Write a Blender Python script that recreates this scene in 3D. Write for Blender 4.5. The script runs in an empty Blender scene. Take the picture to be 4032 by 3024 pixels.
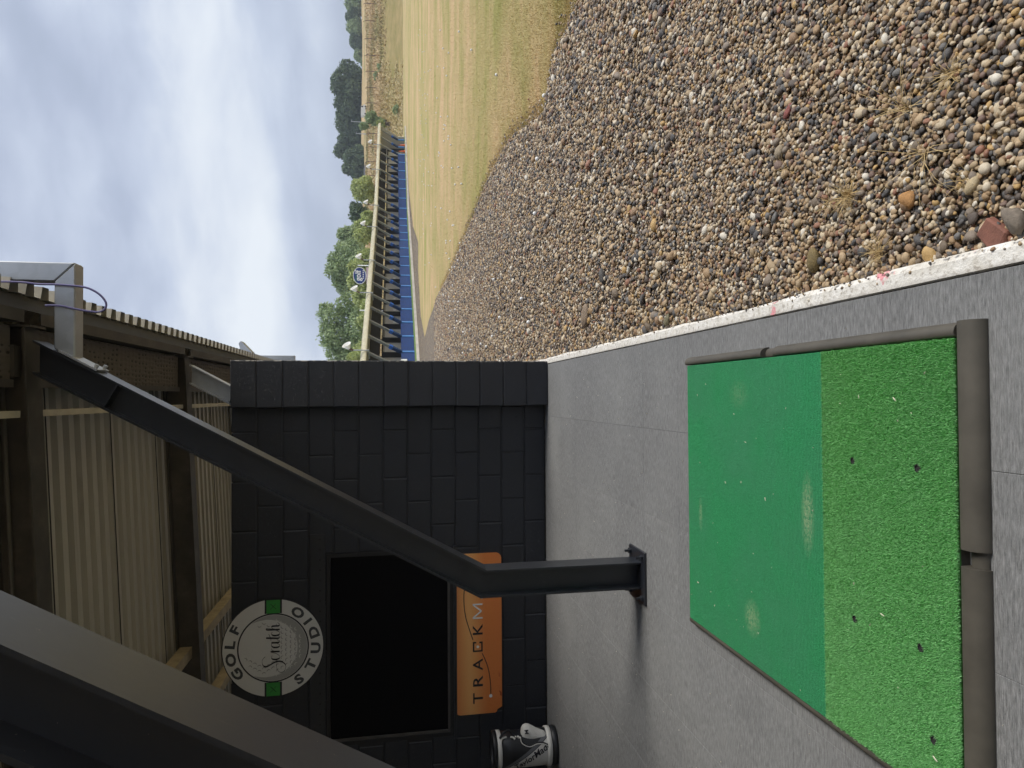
import bpy, bmesh, math, random
import numpy as np
from mathutils import Vector, Matrix, Euler
R = math.radians
sc = bpy.context.scene
COL = sc.collection
rng = np.random.default_rng(7)
random.seed(7)

# ------------------------------------------------------------------ camera
FPX, PITCH, YAW, ROLL, CAMH = 2650.0, .1764, .0181, .003, 1.474
def cam_axes():
    cp, sp, cy, sy = math.cos(PITCH), math.sin(PITCH), math.cos(YAW), math.sin(YAW)
    F = Vector((sy*cp, cy*cp, -sp)); Rt = Vector((cy, -sy, 0)); D = F.cross(Rt)
    c, s = math.cos(ROLL), math.sin(ROLL)
    return F, Rt*c + D*s, D*c - Rt*s
CF, CR, CD = cam_axes()
cd = bpy.data.cameras.new('camera'); cam = bpy.data.objects.new('camera', cd); COL.objects.link(cam)
cd.sensor_fit = 'HORIZONTAL'; cd.sensor_width = 36.0; cd.lens = FPX/4032*36
cd.clip_start = .05; cd.clip_end = 3000
m = Matrix((CD, CR, -CF)).transposed().to_4x4(); m.translation = (0, 0, CAMH)
cam.matrix_world = m          # the photograph was taken with the phone turned on its side
sc.camera = cam
# ------------------------------------------------------------------ world, sun, exposure
SUN_AZ, SUN_EL = R(92), R(45)
w = bpy.data.worlds.new('World'); sc.world = w; w.use_nodes = True
nt = w.node_tree; N = nt.nodes; L = nt.links
for n in list(N): N.remove(n)
out = N.new('ShaderNodeOutputWorld'); bg = N.new('ShaderNodeBackground'); bg.inputs['Strength'].default_value = .1
L.new(bg.outputs[0], out.inputs[0])
sky = N.new('ShaderNodeTexSky'); sky.sky_type = 'NISHITA'; sky.sun_disc = False
sky.sun_elevation = SUN_EL; sky.sun_rotation = SUN_AZ
tc = N.new('ShaderNodeTexCoord'); sep = N.new('ShaderNodeSeparateXYZ'); L.new(tc.outputs['Generated'], sep.inputs[0])
def wm(op, a, b=None):
    n = N.new('ShaderNodeMath'); n.operation = op
    for i, x in enumerate((a, b)):
        if x is None: continue
        if isinstance(x, (int, float)): n.inputs[i].default_value = x
        else: L.new(x, n.inputs[i])
    return n.outputs[0]
def cloud(scale, det, off, rough, flat):
    mp = N.new('ShaderNodeMapping'); mp.inputs['Location'].default_value = off; mp.inputs['Scale'].default_value = (scale, scale, scale*flat)
    L.new(tc.outputs['Generated'], mp.inputs[0])
    n = N.new('ShaderNodeTexNoise'); n.inputs['Scale'].default_value = 1; n.inputs['Detail'].default_value = det; n.inputs['Roughness'].default_value = rough
    n.inputs['Distortion'].default_value = .25
    L.new(mp.outputs[0], n.inputs[0]); return n.outputs[0]
c1 = cloud(2.1, 3, (3.1, 1.7, .4), .45, 2.6); c2 = cloud(6.5, 5, (7.4, 2.2, 1.1), .55, 2.4)
cmix = wm('ADD', wm('MULTIPLY', c1, .77), wm('MULTIPLY', c2, .23))
cr = N.new('ShaderNodeValToRGB'); L.new(cmix, cr.inputs[0])
e = cr.color_ramp.elements
e[0].position = .37; e[0].color = (.33, .385, .49, 1)
e[1].position = .66; e[1].color = (.74, .785, .84, 1)
a = e.new(.47); a.color = (.42, .475, .60, 1)
a = e.new(.535); a.color = (.51, .57, .69, 1)
a = e.new(.60); a.color = (.65, .70, .78, 1)
mul = N.new('ShaderNodeVectorMath'); mul.operation = 'SCALE'; mul.inputs['Scale'].default_value = 9.0
L.new(cr.outputs[0], mul.inputs[0])
mx = N.new('ShaderNodeMix'); mx.data_type = 'RGBA'; mx.inputs[0].default_value = .94
L.new(sky.outputs[0], mx.inputs[6]); L.new(mul.outputs[0], mx.inputs[7]); L.new(mx.outputs[2], bg.inputs[0])
sl = bpy.data.lights.new('sun', 'SUN'); sun = bpy.data.objects.new('sun', sl); COL.objects.link(sun)
sl.energy = 2.6; sl.angle = R(24); sl.color = (1, .95, .86)
sdir = Vector((math.cos(SUN_EL)*math.sin(SUN_AZ), math.cos(SUN_EL)*math.cos(SUN_AZ), math.sin(SUN_EL)))
sun.rotation_euler = sdir.to_track_quat('Z', 'Y').to_euler(); sun.location = (6, -4, 9)
vs = sc.view_settings; vs.view_transform = 'Standard'; vs.look = 'None'; vs.gamma = 1; vs.exposure = 0.40; vs.use_curve_mapping = False
sc.cycles.max_bounces = 6; sc.cycles.diffuse_bounces = 4; sc.cycles.volume_bounces = 0; sc.cycles.use_adaptive_sampling = True; sc.cycles.adaptive_threshold = .03; sc.cycles.use_denoising = True

# ------------------------------------------------------------------ helpers
def ray(x, y): return CF + CR*((1512-y)/FPX) + CD*((x-2016)/FPX)
def G(x, y, z=0):            # point of the photograph on the level z
    r = ray(x, y); return Vector((0, 0, CAMH)) + r*((z-CAMH)/r.z)
def WY(x, y, Y):             # point of the photograph at the distance Y
    r = ray(x, y); return Vector((0, 0, CAMH)) + r*(Y/r.y)
KD = 4032/2212
TILT = -.0045                # the range falls away gently from the bays
def GG(x, y, dz=-.045):      # point of the photograph on the falling ground
    z = dz
    for _ in range(6): p = G(x, y, z); z = dz + TILT*p.y
    return p

def tag(o, label=None, cat=None, group=None, kind=None):
    if label: o['label'] = label
    if cat: o['category'] = cat
    if group: o['group'] = group
    if kind: o['kind'] = kind
    return o
def link(o, parent=None):
    COL.objects.link(o)
    if parent is not None: o.parent = parent
    return o
def empty(name, loc=(0, 0, 0), rz=0, parent=None):
    o = bpy.data.objects.new(name, None); o.empty_display_size = .1; link(o, parent); o.location = loc; o.rotation_euler = (0, 0, rz); return o
def inst(name, mesh, parent=None, loc=(0, 0, 0), rot=(0, 0, 0), scale=(1, 1, 1)):
    o = bpy.data.objects.new(name, mesh); link(o, parent); o.location = loc; o.rotation_euler = rot; o.scale = scale; return o
def copy_tree(o, parent=None):
    c = o.copy(); COL.objects.link(c); c.parent = parent
    for ch in list(o.children): copy_tree(ch, c)
    return c

class MB:
    def __init__(s): s.v = []; s.f = []
    def add(s, vs, fs):
        n = len(s.v); s.v += [tuple(p) for p in vs]; s.f += [tuple(i+n for i in q) for q in fs]; return s
    def box(s, x0, x1, y0, y1, z0, z1, rot=None, c=None):
        vs = [(x, y, z) for x in (x0, x1) for y in (y0, y1) for z in (z0, z1)]
        if rot is not None: vs = [Vector(c) + rot @ (Vector(p)-Vector(c)) for p in vs]
        return s.add(vs, [(0, 1, 3, 2), (4, 6, 7, 5), (0, 4, 5, 1), (2, 3, 7, 6), (0, 2, 6, 4), (1, 5, 7, 3)])
    def cbox(s, x0, x1, y0, y1, z0, z1, ch=.01):   # box with chamfered upright edges and top
        def rect(h, z):
            return [(x0+h, y0, z), (x1-h, y0, z), (x1, y0+h, z), (x1, y1-h, z), (x1-h, y1, z), (x0+h, y1, z), (x0, y1-h, z), (x0, y0+h, z)]
        a = rect(ch, z0); b = rect(ch, z1-ch); c = [(min(max(p[0], x0+ch), x1-ch), min(max(p[1], y0+ch), y1-ch), z1) for p in a]
        fs = [tuple(range(7, -1, -1))]
        for k in range(2):
            for i in range(8): fs.append((k*8+i, k*8+(i+1) % 8, k*8+8+(i+1) % 8, k*8+8+i))
        fs.append(tuple(range(16, 24)))
        return s.add(a+b+c, fs)
    def tube(s, pts, r, n=8, cap=True):
        pts = [Vector(p) for p in pts]; rs = r if isinstance(r, (list, tuple)) else [r]*len(pts)
        vs = []; up = None
        for i, p in enumerate(pts):
            t = (pts[min(i+1, len(pts)-1)] - pts[max(i-1, 0)]).normalized()
            if up is None: up = t.orthogonal().normalized()
            up = (up - t*up.dot(t)).normalized(); b = t.cross(up)
            for k in range(n):
                a = 2*math.pi*k/n; vs.append(p + (up*math.cos(a)+b*math.sin(a))*rs[i])
        fs = []
        for i in range(len(pts)-1):
            for k in range(n): fs.append((i*n+k, i*n+(k+1) % n, (i+1)*n+(k+1) % n, (i+1)*n+k))
        if cap: fs.append(tuple(range(n-1, -1, -1))); fs.append(tuple((len(pts)-1)*n+k for k in range(n)))
        return s.add(vs, fs)
    def lathe(s, prof, n=20, c=(0, 0, 0), ex=1.0, ey=1.0):
        vs = []
        for r, z in prof:
            for k in range(n):
                a = 2*math.pi*k/n; vs.append((c[0]+r*ex*math.cos(a), c[1]+r*ey*math.sin(a), c[2]+z))
        fs = []
        for i in range(len(prof)-1):
            for k in range(n): fs.append((i*n+k, i*n+(k+1) % n, (i+1)*n+(k+1) % n, (i+1)*n+k))
        return s.add(vs, fs)
    def prism(s, poly, axis, t0, t1):     # polygon extruded along an axis; poly in the other two axes
        def P(a, b, t): return {'x': (t, a, b), 'y': (a, t, b), 'z': (a, b, t)}[axis]
        n = len(poly); vs = [P(a, b, t0) for a, b in poly] + [P(a, b, t1) for a, b in poly]
        return s.add(vs, [tuple(range(n)), tuple(range(2*n-1, n-1, -1))] + [(i, i+n, (i+1) % n+n, (i+1) % n) for i in range(n)])
    def mesh(s, name, mat=None, smooth=False):
        me = bpy.data.meshes.new(name); me.from_pydata(s.v, [], s.f); me.update()
        bm = bmesh.new(); bm.from_mesh(me); bmesh.ops.recalc_face_normals(bm, faces=bm.faces); bm.to_mesh(me); bm.free()
        if mat: me.materials.append(mat)
        if smooth: me.polygons.foreach_set('use_smooth', [True]*len(me.polygons))
        return me
    def build(s, name, mat=None, parent=None, smooth=False, loc=(0, 0, 0), rz=0):
        o = inst(name, s.mesh(name, mat, smooth), parent, loc, (0, 0, rz)); return o
def raw_mesh(name, v, f, mat=None, smooth=False):
    v = np.asarray(v, np.float32); f = np.asarray(f, np.int32); k = f.shape[1]
    me = bpy.data.meshes.new(name); me.vertices.add(len(v)); me.vertices.foreach_set('co', v.ravel())
    me.loops.add(f.size); me.loops.foreach_set('vertex_index', f.ravel())
    me.polygons.add(len(f)); me.polygons.foreach_set('loop_start', np.arange(0, f.size, k, dtype=np.int32))
    me.update(calc_edges=True); me.validate()
    if mat: me.materials.append(mat)
    if smooth: me.polygons.foreach_set('use_smooth', [True]*len(me.polygons))
    return me

# ------------------------------------------------------------------ materials
class NM:                                  # a tiny wrapper for building node materials
    def __init__(s, name, rough=.7, metal=0.0, spec=.5):
        s.m = bpy.data.materials.new(name); s.m.use_nodes = True; s.t = s.m.node_tree; s.N = s.t.nodes; s.L = s.t.links
        s.b = s.N['Principled BSDF']; s.b.inputs['Roughness'].default_value = rough; s.b.inputs['Metallic'].default_value = metal
        s.b.inputs['Specular IOR Level'].default_value = spec; s._c = None
    def set(s, sock, x):
        if isinstance(x, (int, float)): sock.default_value = x
        elif isinstance(x, (tuple, list)): sock.default_value = (*x, 1) if len(x) == 3 and sock.type == 'RGBA' else x
        else: s.L.new(x, sock)
    def coord(s, kind='Object', scale=(1, 1, 1), loc=(0, 0, 0), rot=(0, 0, 0)):
        if s._c is None: s._c = s.N.new('ShaderNodeTexCoord')
        if kind == 'World':
            g = s.N.new('ShaderNodeNewGeometry'); src = g.outputs['Position']
        else: src = s._c.outputs[kind]
        mp = s.N.new('ShaderNodeMapping'); mp.inputs['Scale'].default_value = scale; mp.inputs['Location'].default_value = loc; mp.inputs['Rotation'].default_value = rot
        s.L.new(src, mp.inputs[0]); return mp.outputs[0]
    def noise(s, vec, scale=5, detail=4, rough=.55, dist=0.0, out=0):
        n = s.N.new('ShaderNodeTexNoise'); n.inputs['Scale'].default_value = scale; n.inputs['Detail'].default_value = detail
        n.inputs['Roughness'].default_value = rough; n.inputs['Distortion'].default_value = dist; s.L.new(vec, n.inputs[0]); return n.outputs[out]
    def voro(s, vec, scale=5, out='Distance', feature='F1', rnd=1.0):
        n = s.N.new('ShaderNodeTexVoronoi'); n.feature = feature; n.inputs['Scale'].default_value = scale; n.inputs['Randomness'].default_value = rnd; s.L.new(vec, n.inputs[0]); return n.outputs[out]
    def wave(s, vec, scale=5, dist=0.0, direction='X', det=2):
        n = s.N.new('ShaderNodeTexWave'); n.bands_direction = direction; n.inputs['Scale'].default_value = scale; n.inputs['Distortion'].default_value = dist; n.inputs['Detail'].default_value = det
        s.L.new(vec, n.inputs[0]); return n.outputs[1]
    def ramp(s, fac, stops, interp='LINEAR'):
        n = s.N.new('ShaderNodeValToRGB'); n.color_ramp.interpolation = interp; es = n.color_ramp.elements
        while len(es) > 1: es.remove(es[0])
        es[0].position = stops[0][0]; es[0].color = (*stops[0][1], 1)
        for p, c in stops[1:]:
            q = es.new(p); q.color = (*c, 1)
        s.L.new(fac, n.inputs[0]); return n.outputs[0]
    def fr(s, fac, a, b, lo=0.0, hi=1.0):
        n = s.N.new('ShaderNodeMapRange'); n.clamp = True
        for i, x in enumerate((a, b, lo, hi)): n.inputs[i+1].default_value = x
        s.L.new(fac, n.inputs[0]); return n.outputs[0]
    def math(s, op, a, b=0.0, c=None):
        n = s.N.new('ShaderNodeMath'); n.operation = op; s.set(n.inputs[0], a); s.set(n.inputs[1], b)
        if c is not None: s.set(n.inputs[2], c)
        return n.outputs[0]
    def mix(s, fac, a, b, mode='MIX'):
        n = s.N.new('ShaderNodeMix'); n.data_type = 'RGBA'; n.blend_type = mode; s.set(n.inputs[0], fac); s.set(n.inputs[6], a); s.set(n.inputs[7], b); return n.outputs[2]
    def objrand(s):
        return s.N.new('ShaderNodeObjectInfo').outputs['Random']
    def island(s):
        return s.N.new('ShaderNodeNewGeometry').outputs['Random Per Island']
    def xyz(s, vec):
        n = s.N.new('ShaderNodeSeparateXYZ'); s.L.new(vec, n.inputs[0]); return n.outputs
    def color(s, x): s.set(s.b.inputs['Base Color'], x); return s
    def rough(s, x): s.set(s.b.inputs['Roughness'], x); return s
    def bump(s, h, strength=.3, dist=.01):
        n = s.N.new('ShaderNodeBump'); n.inputs['Strength'].default_value = strength; n.inputs['Distance'].default_value = dist; s.L.new(h, n.inputs['Height']); s.L.new(n.outputs[0], s.b.inputs['Normal']); return s
def plain(name, col, rough=.6, metal=0.0, var=.12, scale=6, bump=.1, bd=.003, spec=.5):
    k = NM(name, rough, metal, spec); v = k.coord('Object'); n = k.noise(v, scale, 5, .6)
    k.color(k.mix(k.fr(n, .3, .7), tuple(c*(1-var) for c in col), tuple(min(1, c*(1+var)) for c in col)))
    k.rough(k.fr(n, .3, .7, max(.05, rough-.08), min(1, rough+.08)))
    if bump: k.bump(k.noise(v, scale*8, 3, .6), bump, bd)
    return k.m
M = {}
M['white'] = plain('white_paint', (.78, .78, .76), .5)
M['black'] = plain('black_plastic', (.012, .012, .014), .45)
M['print_black'] = plain('print_black', (.015, .015, .02), .55, bump=0)
M['print_grey'] = plain('print_grey', (.05, .055, .06), .55, bump=0)
M['print_white'] = plain('print_white', (.8, .8, .8), .5, bump=0)
# black painted steel
k = NM('black_painted_steel', .42); v = k.coord('Object'); n = k.noise(v, 3, 6, .65); sc2 = k.noise(v, 60, 3, .6)
chip = k.fr(k.noise(v, 75, 2, .7), .745, .77)
k.color(k.mix(chip, k.mix(k.fr(k.noise(k.coord('Object', (14, 90, 14)), 1, 4, .7), .62, .74, 0, .5), k.mix(n, (.009, .011, .0155), (.019, .022, .029)), (.05, .05, .052)), (.17, .14, .12))); k.rough(k.fr(n, .3, .7, .30, .44)); k.b.inputs['Coat Weight'].default_value = .35; k.b.inputs['Coat Roughness'].default_value = .35; k.bump(sc2, .08, .002); M['steel_black'] = k.m
# brown-grey primed steel of rafters
k = NM('primer_steel', .65); v = k.coord('Object'); n = k.noise(v, 4, 6, .65)
k.color(k.ramp(n, [(.3, (.042, .039, .036)), (.55, (.072, .065, .057)), (.75, (.125, .108, .09))])); k.bump(k.noise(v, 40, 4), .15, .003); M['steel_brown'] = k.m
# galvanised steel
k = NM('galvanised_steel', .42, .75); v = k.coord('Object'); vo = k.voro(v, 22, 'Color'); n = k.noise(v, 3, 5)
k.color(k.mix(k.math('MULTIPLY', k.xyz(vo)[0], .35), k.mix(n, (.36, .38, .40), (.50, .52, .54)), (.55, .57, .60))); k.rough(k.fr(n, .3, .7, .36, .52)); k.bump(k.noise(v, 50, 3), .06, .002); M['galv'] = k.m
# black painted concrete block
k = NM('black_painted_block', .5); v = k.coord('World'); n = k.noise(v, 5, 5, .6); pit = k.voro(v, 42, 'Distance'); g = k.noise(v, 120, 4, .7); pores = k.fr(k.noise(v, 48, 4, .7), .28, .40)
orr = k.objrand(); wx = k.xyz(v); chips = k.math('MULTIPLY', k.fr(wx[0], .318, .333), k.fr(k.noise(v, 26, 4, .7), .50, .56))
k.color(k.mix(chips, k.mix(k.math('MULTIPLY', orr, .6), k.mix(n, (.013, .015, .021), (.023, .026, .034)), k.mix(k.fr(k.noise(v, 1.7, 6, .72), .58, .76, 0, .45), (.019, .021, .026), (.045, .046, .05))), (.42, .40, .36)))
k.rough(k.math('ADD', k.fr(g, .3, .7, .26, .46), k.fr(n, .35, .65, 0, .18))); k.bump(k.math('ADD', k.math('MULTIPLY', g, .6), k.math('MULTIPLY', pores, .9)), .62, .006); M['block'] = k.m
M['mortar'] = plain('black_painted_mortar', (.018, .019, .023), .5, scale=12, bump=.5, bd=.004)
# grey ribbed carpet tile
k = NM('ribbed_grey_carpet', .95, spec=.2); v = k.coord('World'); orr = k.objrand()
rib = k.wave(v, 62, 1.2, 'Y', 2); fib = k.noise(k.coord('World', (30, 230, 60)), 1, 3, .6); fib2 = k.noise(k.coord('World', (26, 115, 20)), 1, 4, .7); big = k.noise(v, 1.1, 4, .6); flk = k.noise(v, 420, 2, .6); mid = k.noise(v, 16, 4, .7)
c = k.mix(k.fr(fib, .28, .72), (.050, .051, .053), (.365, .368, .372))
c = k.mix(.55, c, k.mix(k.fr(fib2, .36, .64), (.085, .086, .088), (.30, .303, .306)))
c = k.mix(k.fr(flk, .58, .70, 0, .6), c, (.46, .46, .46))
c = k.mix(k.fr(mid, .40, .66, 0, .30), c, (.14, .145, .148))
c = k.mix(k.math('MULTIPLY', k.fr(big, .40, .64), .25), c, (.33, .335, .33)); blot = k.noise(v, 3.2, 5, .7); c = k.mix(k.fr(blot, .56, .72, 0, .22), c, (.09, .093, .096)); stn = k.voro(v, 2.3, 'Distance'); c = k.mix(k.fr(stn, .06, .01, 0, .35), c, (.07, .07, .072))
c = k.mix(k.math('MULTIPLY', orr, .16), c, (.13, .13, .135))
k.color(c); k.bump(k.math('ADD', k.math('MULTIPLY', rib, .6), fib), .45, .004); M['carpet'] = k.m
# white painted concrete kerb
k = NM('worn_white_kerb', .8); v = k.coord('World'); n = k.noise(v, 9, 6, .7); f = k.noise(v, 55, 4, .7); pk = k.noise(k.coord('World', (1, 1, 1), (5.2, .6, 0)), 4.2, 5, .75)
c = k.ramp(n, [(.25, (.42, .38, .32)), (.40, (.66, .63, .57)), (.6, (.80, .78, .74))])
c = k.mix(k.fr(f, .52, .68, 0, .85), c, (.34, .30, .25)); kx = k.xyz(v); c = k.mix(k.math('MULTIPLY', k.fr(kx[0], .325, .306), k.fr(n, .30, .62)), c, (.30, .28, .25))
c = k.mix(k.fr(pk, .63, .66), c, (.72, .30, .33)); k.color(c); k.bump(k.math('ADD', f, n), .6, .008); M['kerb'] = k.m
# pebbles
PEB = [(.0, (0.092, 0.088, 0.088)), (.09, (0.193, 0.149, 0.106)), (.18, (0.423, 0.318, 0.193)), (.29, (0.120, 0.096, 0.082)), (.37, (0.520, 0.385, 0.236)), (.47, (0.260, 0.212, 0.168)),
       (.55, (0.327, 0.212, 0.125)), (.62, (0.616, 0.511, 0.356)), (.71, (0.164, 0.159, 0.155)), (.76, (0.385, 0.260, 0.144)), (.83, (0.203, 0.134, 0.106)), (.87, (0.693, 0.607, 0.472)), (.92, (0.327, 0.159, 0.101)), (.94, (0.540, 0.356, 0.144)), (.965, (0.732, 0.684, 0.588))]
k = NM('river_pebble', .6); v = k.coord('Object'); n = k.noise(v, 1.6, 5, .65); g = k.noise(v, 7, 4, .7)
c = k.ramp(k.objrand(), PEB, 'CONSTANT')
c = k.mix(k.fr(n, .35, .7, 0, .5), c, k.mix(1.0, c, (.62, .54, .46), 'MULTIPLY')); c = k.mix(k.fr(g, .62, .72, 0, .35), c, (.50, .45, .38)); k.color(c); k.bump(g, .25, .05); M['pebble'] = k.m
k = NM('gravel_bed_far', .9); v = k.coord('World'); vc = k.voro(v, 34, 'Color'); vd = k.voro(v, 34, 'Distance'); x = k.xyz(vc)
c = k.ramp(x[0], PEB, 'CONSTANT'); c = k.mix(k.fr(vd, .25, .6, 0, .75), c, (.05, .045, .04)); k.color(c); k.bump(k.math('SUBTRACT', 1.0, vd), 1.0, .02); M['gravel'] = k.m
# field grass
def grass_col(k, island=None):
    v = k.coord('World'); band = k.noise(k.coord('World', (.075, .26, 1), (2.0, .4, 0)), 1, 6, .68, 1.2); pat = k.noise(v, .55, 5, .65); fine = k.noise(k.coord('World', (26, 7, 14)), 1, 4, .7)
    y = k.xyz(k.coord('World'))
    dry = k.mix(fine, (.43, .29, .15), (.69, .515, .30)); grn = k.mix(fine, (.20, .205, .055), (.385, .385, .12))
    f = k.math('ADD', k.math('MULTIPLY', band, .65), k.math('MULTIPLY', pat, .35))
    return k.mix(k.fr(f, .38, .58, .04, 1.0), grn, dry), fine
k = NM('dry_mown_grass', .95, spec=.15); c, fine = grass_col(k); k.color(c); k.bump(k.noise(k.coord('World', (1, 1, 1)), 40, 4, .7), .7, .03); M['grass'] = k.m
k = NM('dry_grass_blade', .85, spec=.2); c, fine = grass_col(k); k.color(k.mix(k.island(), c, k.mix(.6, c, (.66, .50, .24)))); k.b.inputs['Subsurface Weight'].default_value = 0; M['blade'] = k.m
k = NM('long_dry_grass', .95, spec=.1); v = k.coord('World', (.5, .12, .3)); n = k.noise(v, 1, 6, .65); n2 = k.noise(k.coord('World', (1.6, .5, .6)), 1, 5, .7); n3 = k.noise(k.coord('World', (.08, .08, .1)), 1, 4, .6)
c = k.mix(n, (.40, .28, .14), (.64, .49, .28)); c = k.mix(k.fr(n3, .48, .62, 0, .7), c, k.mix(n2, (.13, .15, .05), (.30, .28, .10))); c = k.mix(k.fr(n2, .58, .7, 0, .6), c, (.20, .16, .08)); k.color(c); k.bump(n2, 1.0, .4); M['long_grass'] = k.m
M['straw'] = plain('dry_straw', (.55, .40, .19), .8, var=.3, bump=0)
# corrugated cladding
k = NM('beige_cladding', .6); v = k.coord('World'); n = k.noise(k.coord('World', (.4, 5, 5)), 1, 5, .65); st = k.noise(k.coord('World', (.7, 14, 2)), 1, 4, .7)
c = k.mix(n, (.41, .385, .325), (.53, .505, .44)); c = k.mix(k.fr(st, .6, .75, 0, .5), c, (.20, .165, .12)); k.color(c); k.bump(k.noise(v, 30, 3), .08, .003); M['cladding'] = k.m
k = NM('cream_roof', .6); v = k.coord('World'); n = k.noise(v, 1.5, 5, .65); k.color(k.mix(k.fr(n, .35, .7), (.60, .57, .42), (.50, .46, .32))); M['cream'] = k.m
M['timber'] = plain('pale_timber', (.40, .33, .22), .75, var=.25, scale=9, bump=.2)
M['batten'] = plain('pale_batten', (.50, .46, .36), .7, var=.2)
k = NM('perforated_soffit', .85); v = k.coord('World'); br = k.N.new('ShaderNodeTexBrick'); mp = k.coord('World', (28, 17, 10)); k.L.new(mp, br.inputs[0]); br.inputs['Mortar Size'].default_value = .012
wv = k.wave(k.coord('World', (1, 1, 1)), 14, 2.5, 'Y'); vv = k.voro(k.coord('World', (30, 14, 1)), 1, 'Distance', rnd=.35)
k.color(k.mix(k.fr(vv, .18, .30), (.02, .018, .016), (.105, .09, .075))); k.bump(vv, .8, .01); M['soffit'] = k.m
M['dark'] = plain('dark_void', (.02, .02, .02), .9, bump=0)
M['fascia'] = plain('dark_fascia', (.085, .078, .072), .7, var=.25); M['eave_dark'] = plain('dark_eave_strip', (.028, .028, .032), .8, var=.25)
M['glass_dark'] = NM('dark_window_glass', .25, 0.0, .08).color((.004, .004, .005)).m
# mat
M['rubber'] = plain('brown_black_rubber', (.078, .070, .056), .6, var=.25, scale=7, bump=.12)
def scuffs(k, col):
    g = k.N.new('ShaderNodeNewGeometry').outputs['Position']
    for (px, py, sx, sy, a) in [(-.905, 2.53, .085, .07, .62), (-.42, 2.15, .16, .042, .7), (-.56, 2.985, .09, .022, .5), (.0, 2.62, .07, .09, .2)]:
        mp = k.N.new('ShaderNodeMapping'); mp.inputs['Location'].default_value = (-px/sx, -py/sy, 0); mp.inputs['Scale'].default_value = (1/sx, 1/sy, 0); k.L.new(g, mp.inputs[0])
        ln = k.N.new('ShaderNodeVectorMath'); ln.operation = 'LENGTH'; k.L.new(mp.outputs[0], ln.inputs[0])
        line = k.fr(k.wave(k.coord('World', (1, 1, 1)), 38, .8, 'Y'), .35, .75, .15, 1)
        sp = k.fr(k.noise(k.coord('World'), 75, 3, .7), .36, .62)
        f = k.math('MULTIPLY', k.math('MULTIPLY', k.fr(ln.outputs['Value'], 1.0, .15), a), k.math('MULTIPLY', line, sp))
        col = k.mix(f, col, (.76, .72, .46))
    return col
k = NM('dark_green_turf', .8, spec=.25); v = k.coord('World'); n = k.noise(v, 2.6, 4, .6); f = k.noise(v, 260, 3, .7); rw = k.wave(v, 38, 1.0, 'Y')
c = k.mix(k.fr(f, .3, .7), (.016, .20, .068), (.055, .39, .155)); c = k.mix(k.fr(n, .40, .66, 0, .6), c, (.075, .33, .165)); c = k.mix(k.math('MULTIPLY', rw, k.fr(n, .35, .6, .08, .42)), c, (.008, .12, .045)); k.color(scuffs(k, c)); k.bump(k.math('ADD', f, k.math('MULTIPLY', rw, .4)), .9, .006); M['turf_dark'] = k.m
k = NM('dark_green_turf_blade', .7, spec=.25); n = k.noise(k.coord('World'), 2.6, 4, .6); c = k.mix(k.island(), (.018, .235, .075), (.07, .47, .175)); c = k.mix(k.fr(n, .40, .66, 0, .5), c, (.085, .37, .185)); k.color(scuffs(k, c)); M['tblade_dark'] = k.m
k = NM('bright_green_turf', .8, spec=.2); v = k.coord('World'); f = k.noise(v, 200, 3, .7); k.color(k.mix(f, (.05, .20, .04), (.11, .32, .08))); M['turf'] = k.m
k = NM('bright_green_turf_blade', .6, spec=.3); n = k.noise(k.coord('World'), 3, 4, .6); c = k.mix(k.island(), (.125, .42, .115), (.36, .76, .32)); c = k.mix(k.fr(n, .45, .65, 0, .3), c, (.28, .58, .27)); k.color(c); M['tblade'] = k.m
# far shed
M['blue'] = plain('blue_screen_fabric', (.012, .042, .175), .75, var=.2, scale=3, bump=.2, bd=.02)
M['blue_light'] = plain('light_blue_post', (.10, .28, .68), .55)
M['navy_wrap'] = plain('navy_wrap', (.022, .055, .17), .75, var=.3)
M['blue_tape'] = plain('bright_blue_tape', (.05, .18, .70), .6, var=.3)
k = NM('shed_wall_cladding', .75); v = k.coord('Object'); n = k.noise(v, 2, 5); wv = k.wave(v, 2.6, 0, 'Y', 0); k.color(k.mix(k.fr(wv, .3, .7, 0, .5), k.mix(n, (.58, .55, .49), (.68, .65, .60)), (.44, .42, .38))); M['shed_wall'] = k.m
M['shed_dark'] = plain('shed_dark_lining', (.035, .034, .034), .85, bump=0)
M['concrete'] = plain('pale_concrete', (.50, .47, .42), .9, var=.25, scale=1.5, bump=.3)
M['green_strip'] = plain('green_turf_edge', (.16, .26, .07), .9, var=.3)
M['orange'] = plain('orange_plastic', (.75, .14, .04), .5)
M['asphalt'] = plain('roof_slate_grey', (.22, .24, .27), .8)
M['fence'] = plain('rusty_fence_post', (.14, .085, .065), .8)
M['trunk'] = plain('bark', (.09, .07, .05), .95, var=.3)
def leafmat(name, a, b):
    k = NM(name, .65, spec=.25); n = k.noise(k.coord('World', (.5, .5, .5)), 1, 3, .6)
    c = k.mix(k.island(), a, b); c = k.mix(k.fr(n, .4, .65, 0, .45), c, tuple(x*1.35 for x in b)); k.color(c)
    t = k.N.new('ShaderNodeBsdfTranslucent'); k.L.new(c, t.inputs[0]); ms = k.N.new('ShaderNodeMixShader'); ms.inputs[0].default_value = .3
    k.L.new(k.b.outputs[0], ms.inputs[1]); k.L.new(t.outputs[0], ms.inputs[2]); k.L.new(ms.outputs[0], k.N['Material Output'].inputs[0]); return k.m
M['leaf_mid'] = leafmat('leaf_mid_green', (.21, .29, .145), (.38, .47, .26))
M['leaf_dark'] = leafmat('leaf_dark_green', (.075, .115, .072), (.155, .215, .125))
M['leaf_light'] = leafmat('leaf_light_green', (.30, .36, .13), (.50, .56, .25))
M['ball'] = plain('golf_ball_white', (.86, .86, .84), .4, var=.03)

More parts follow.
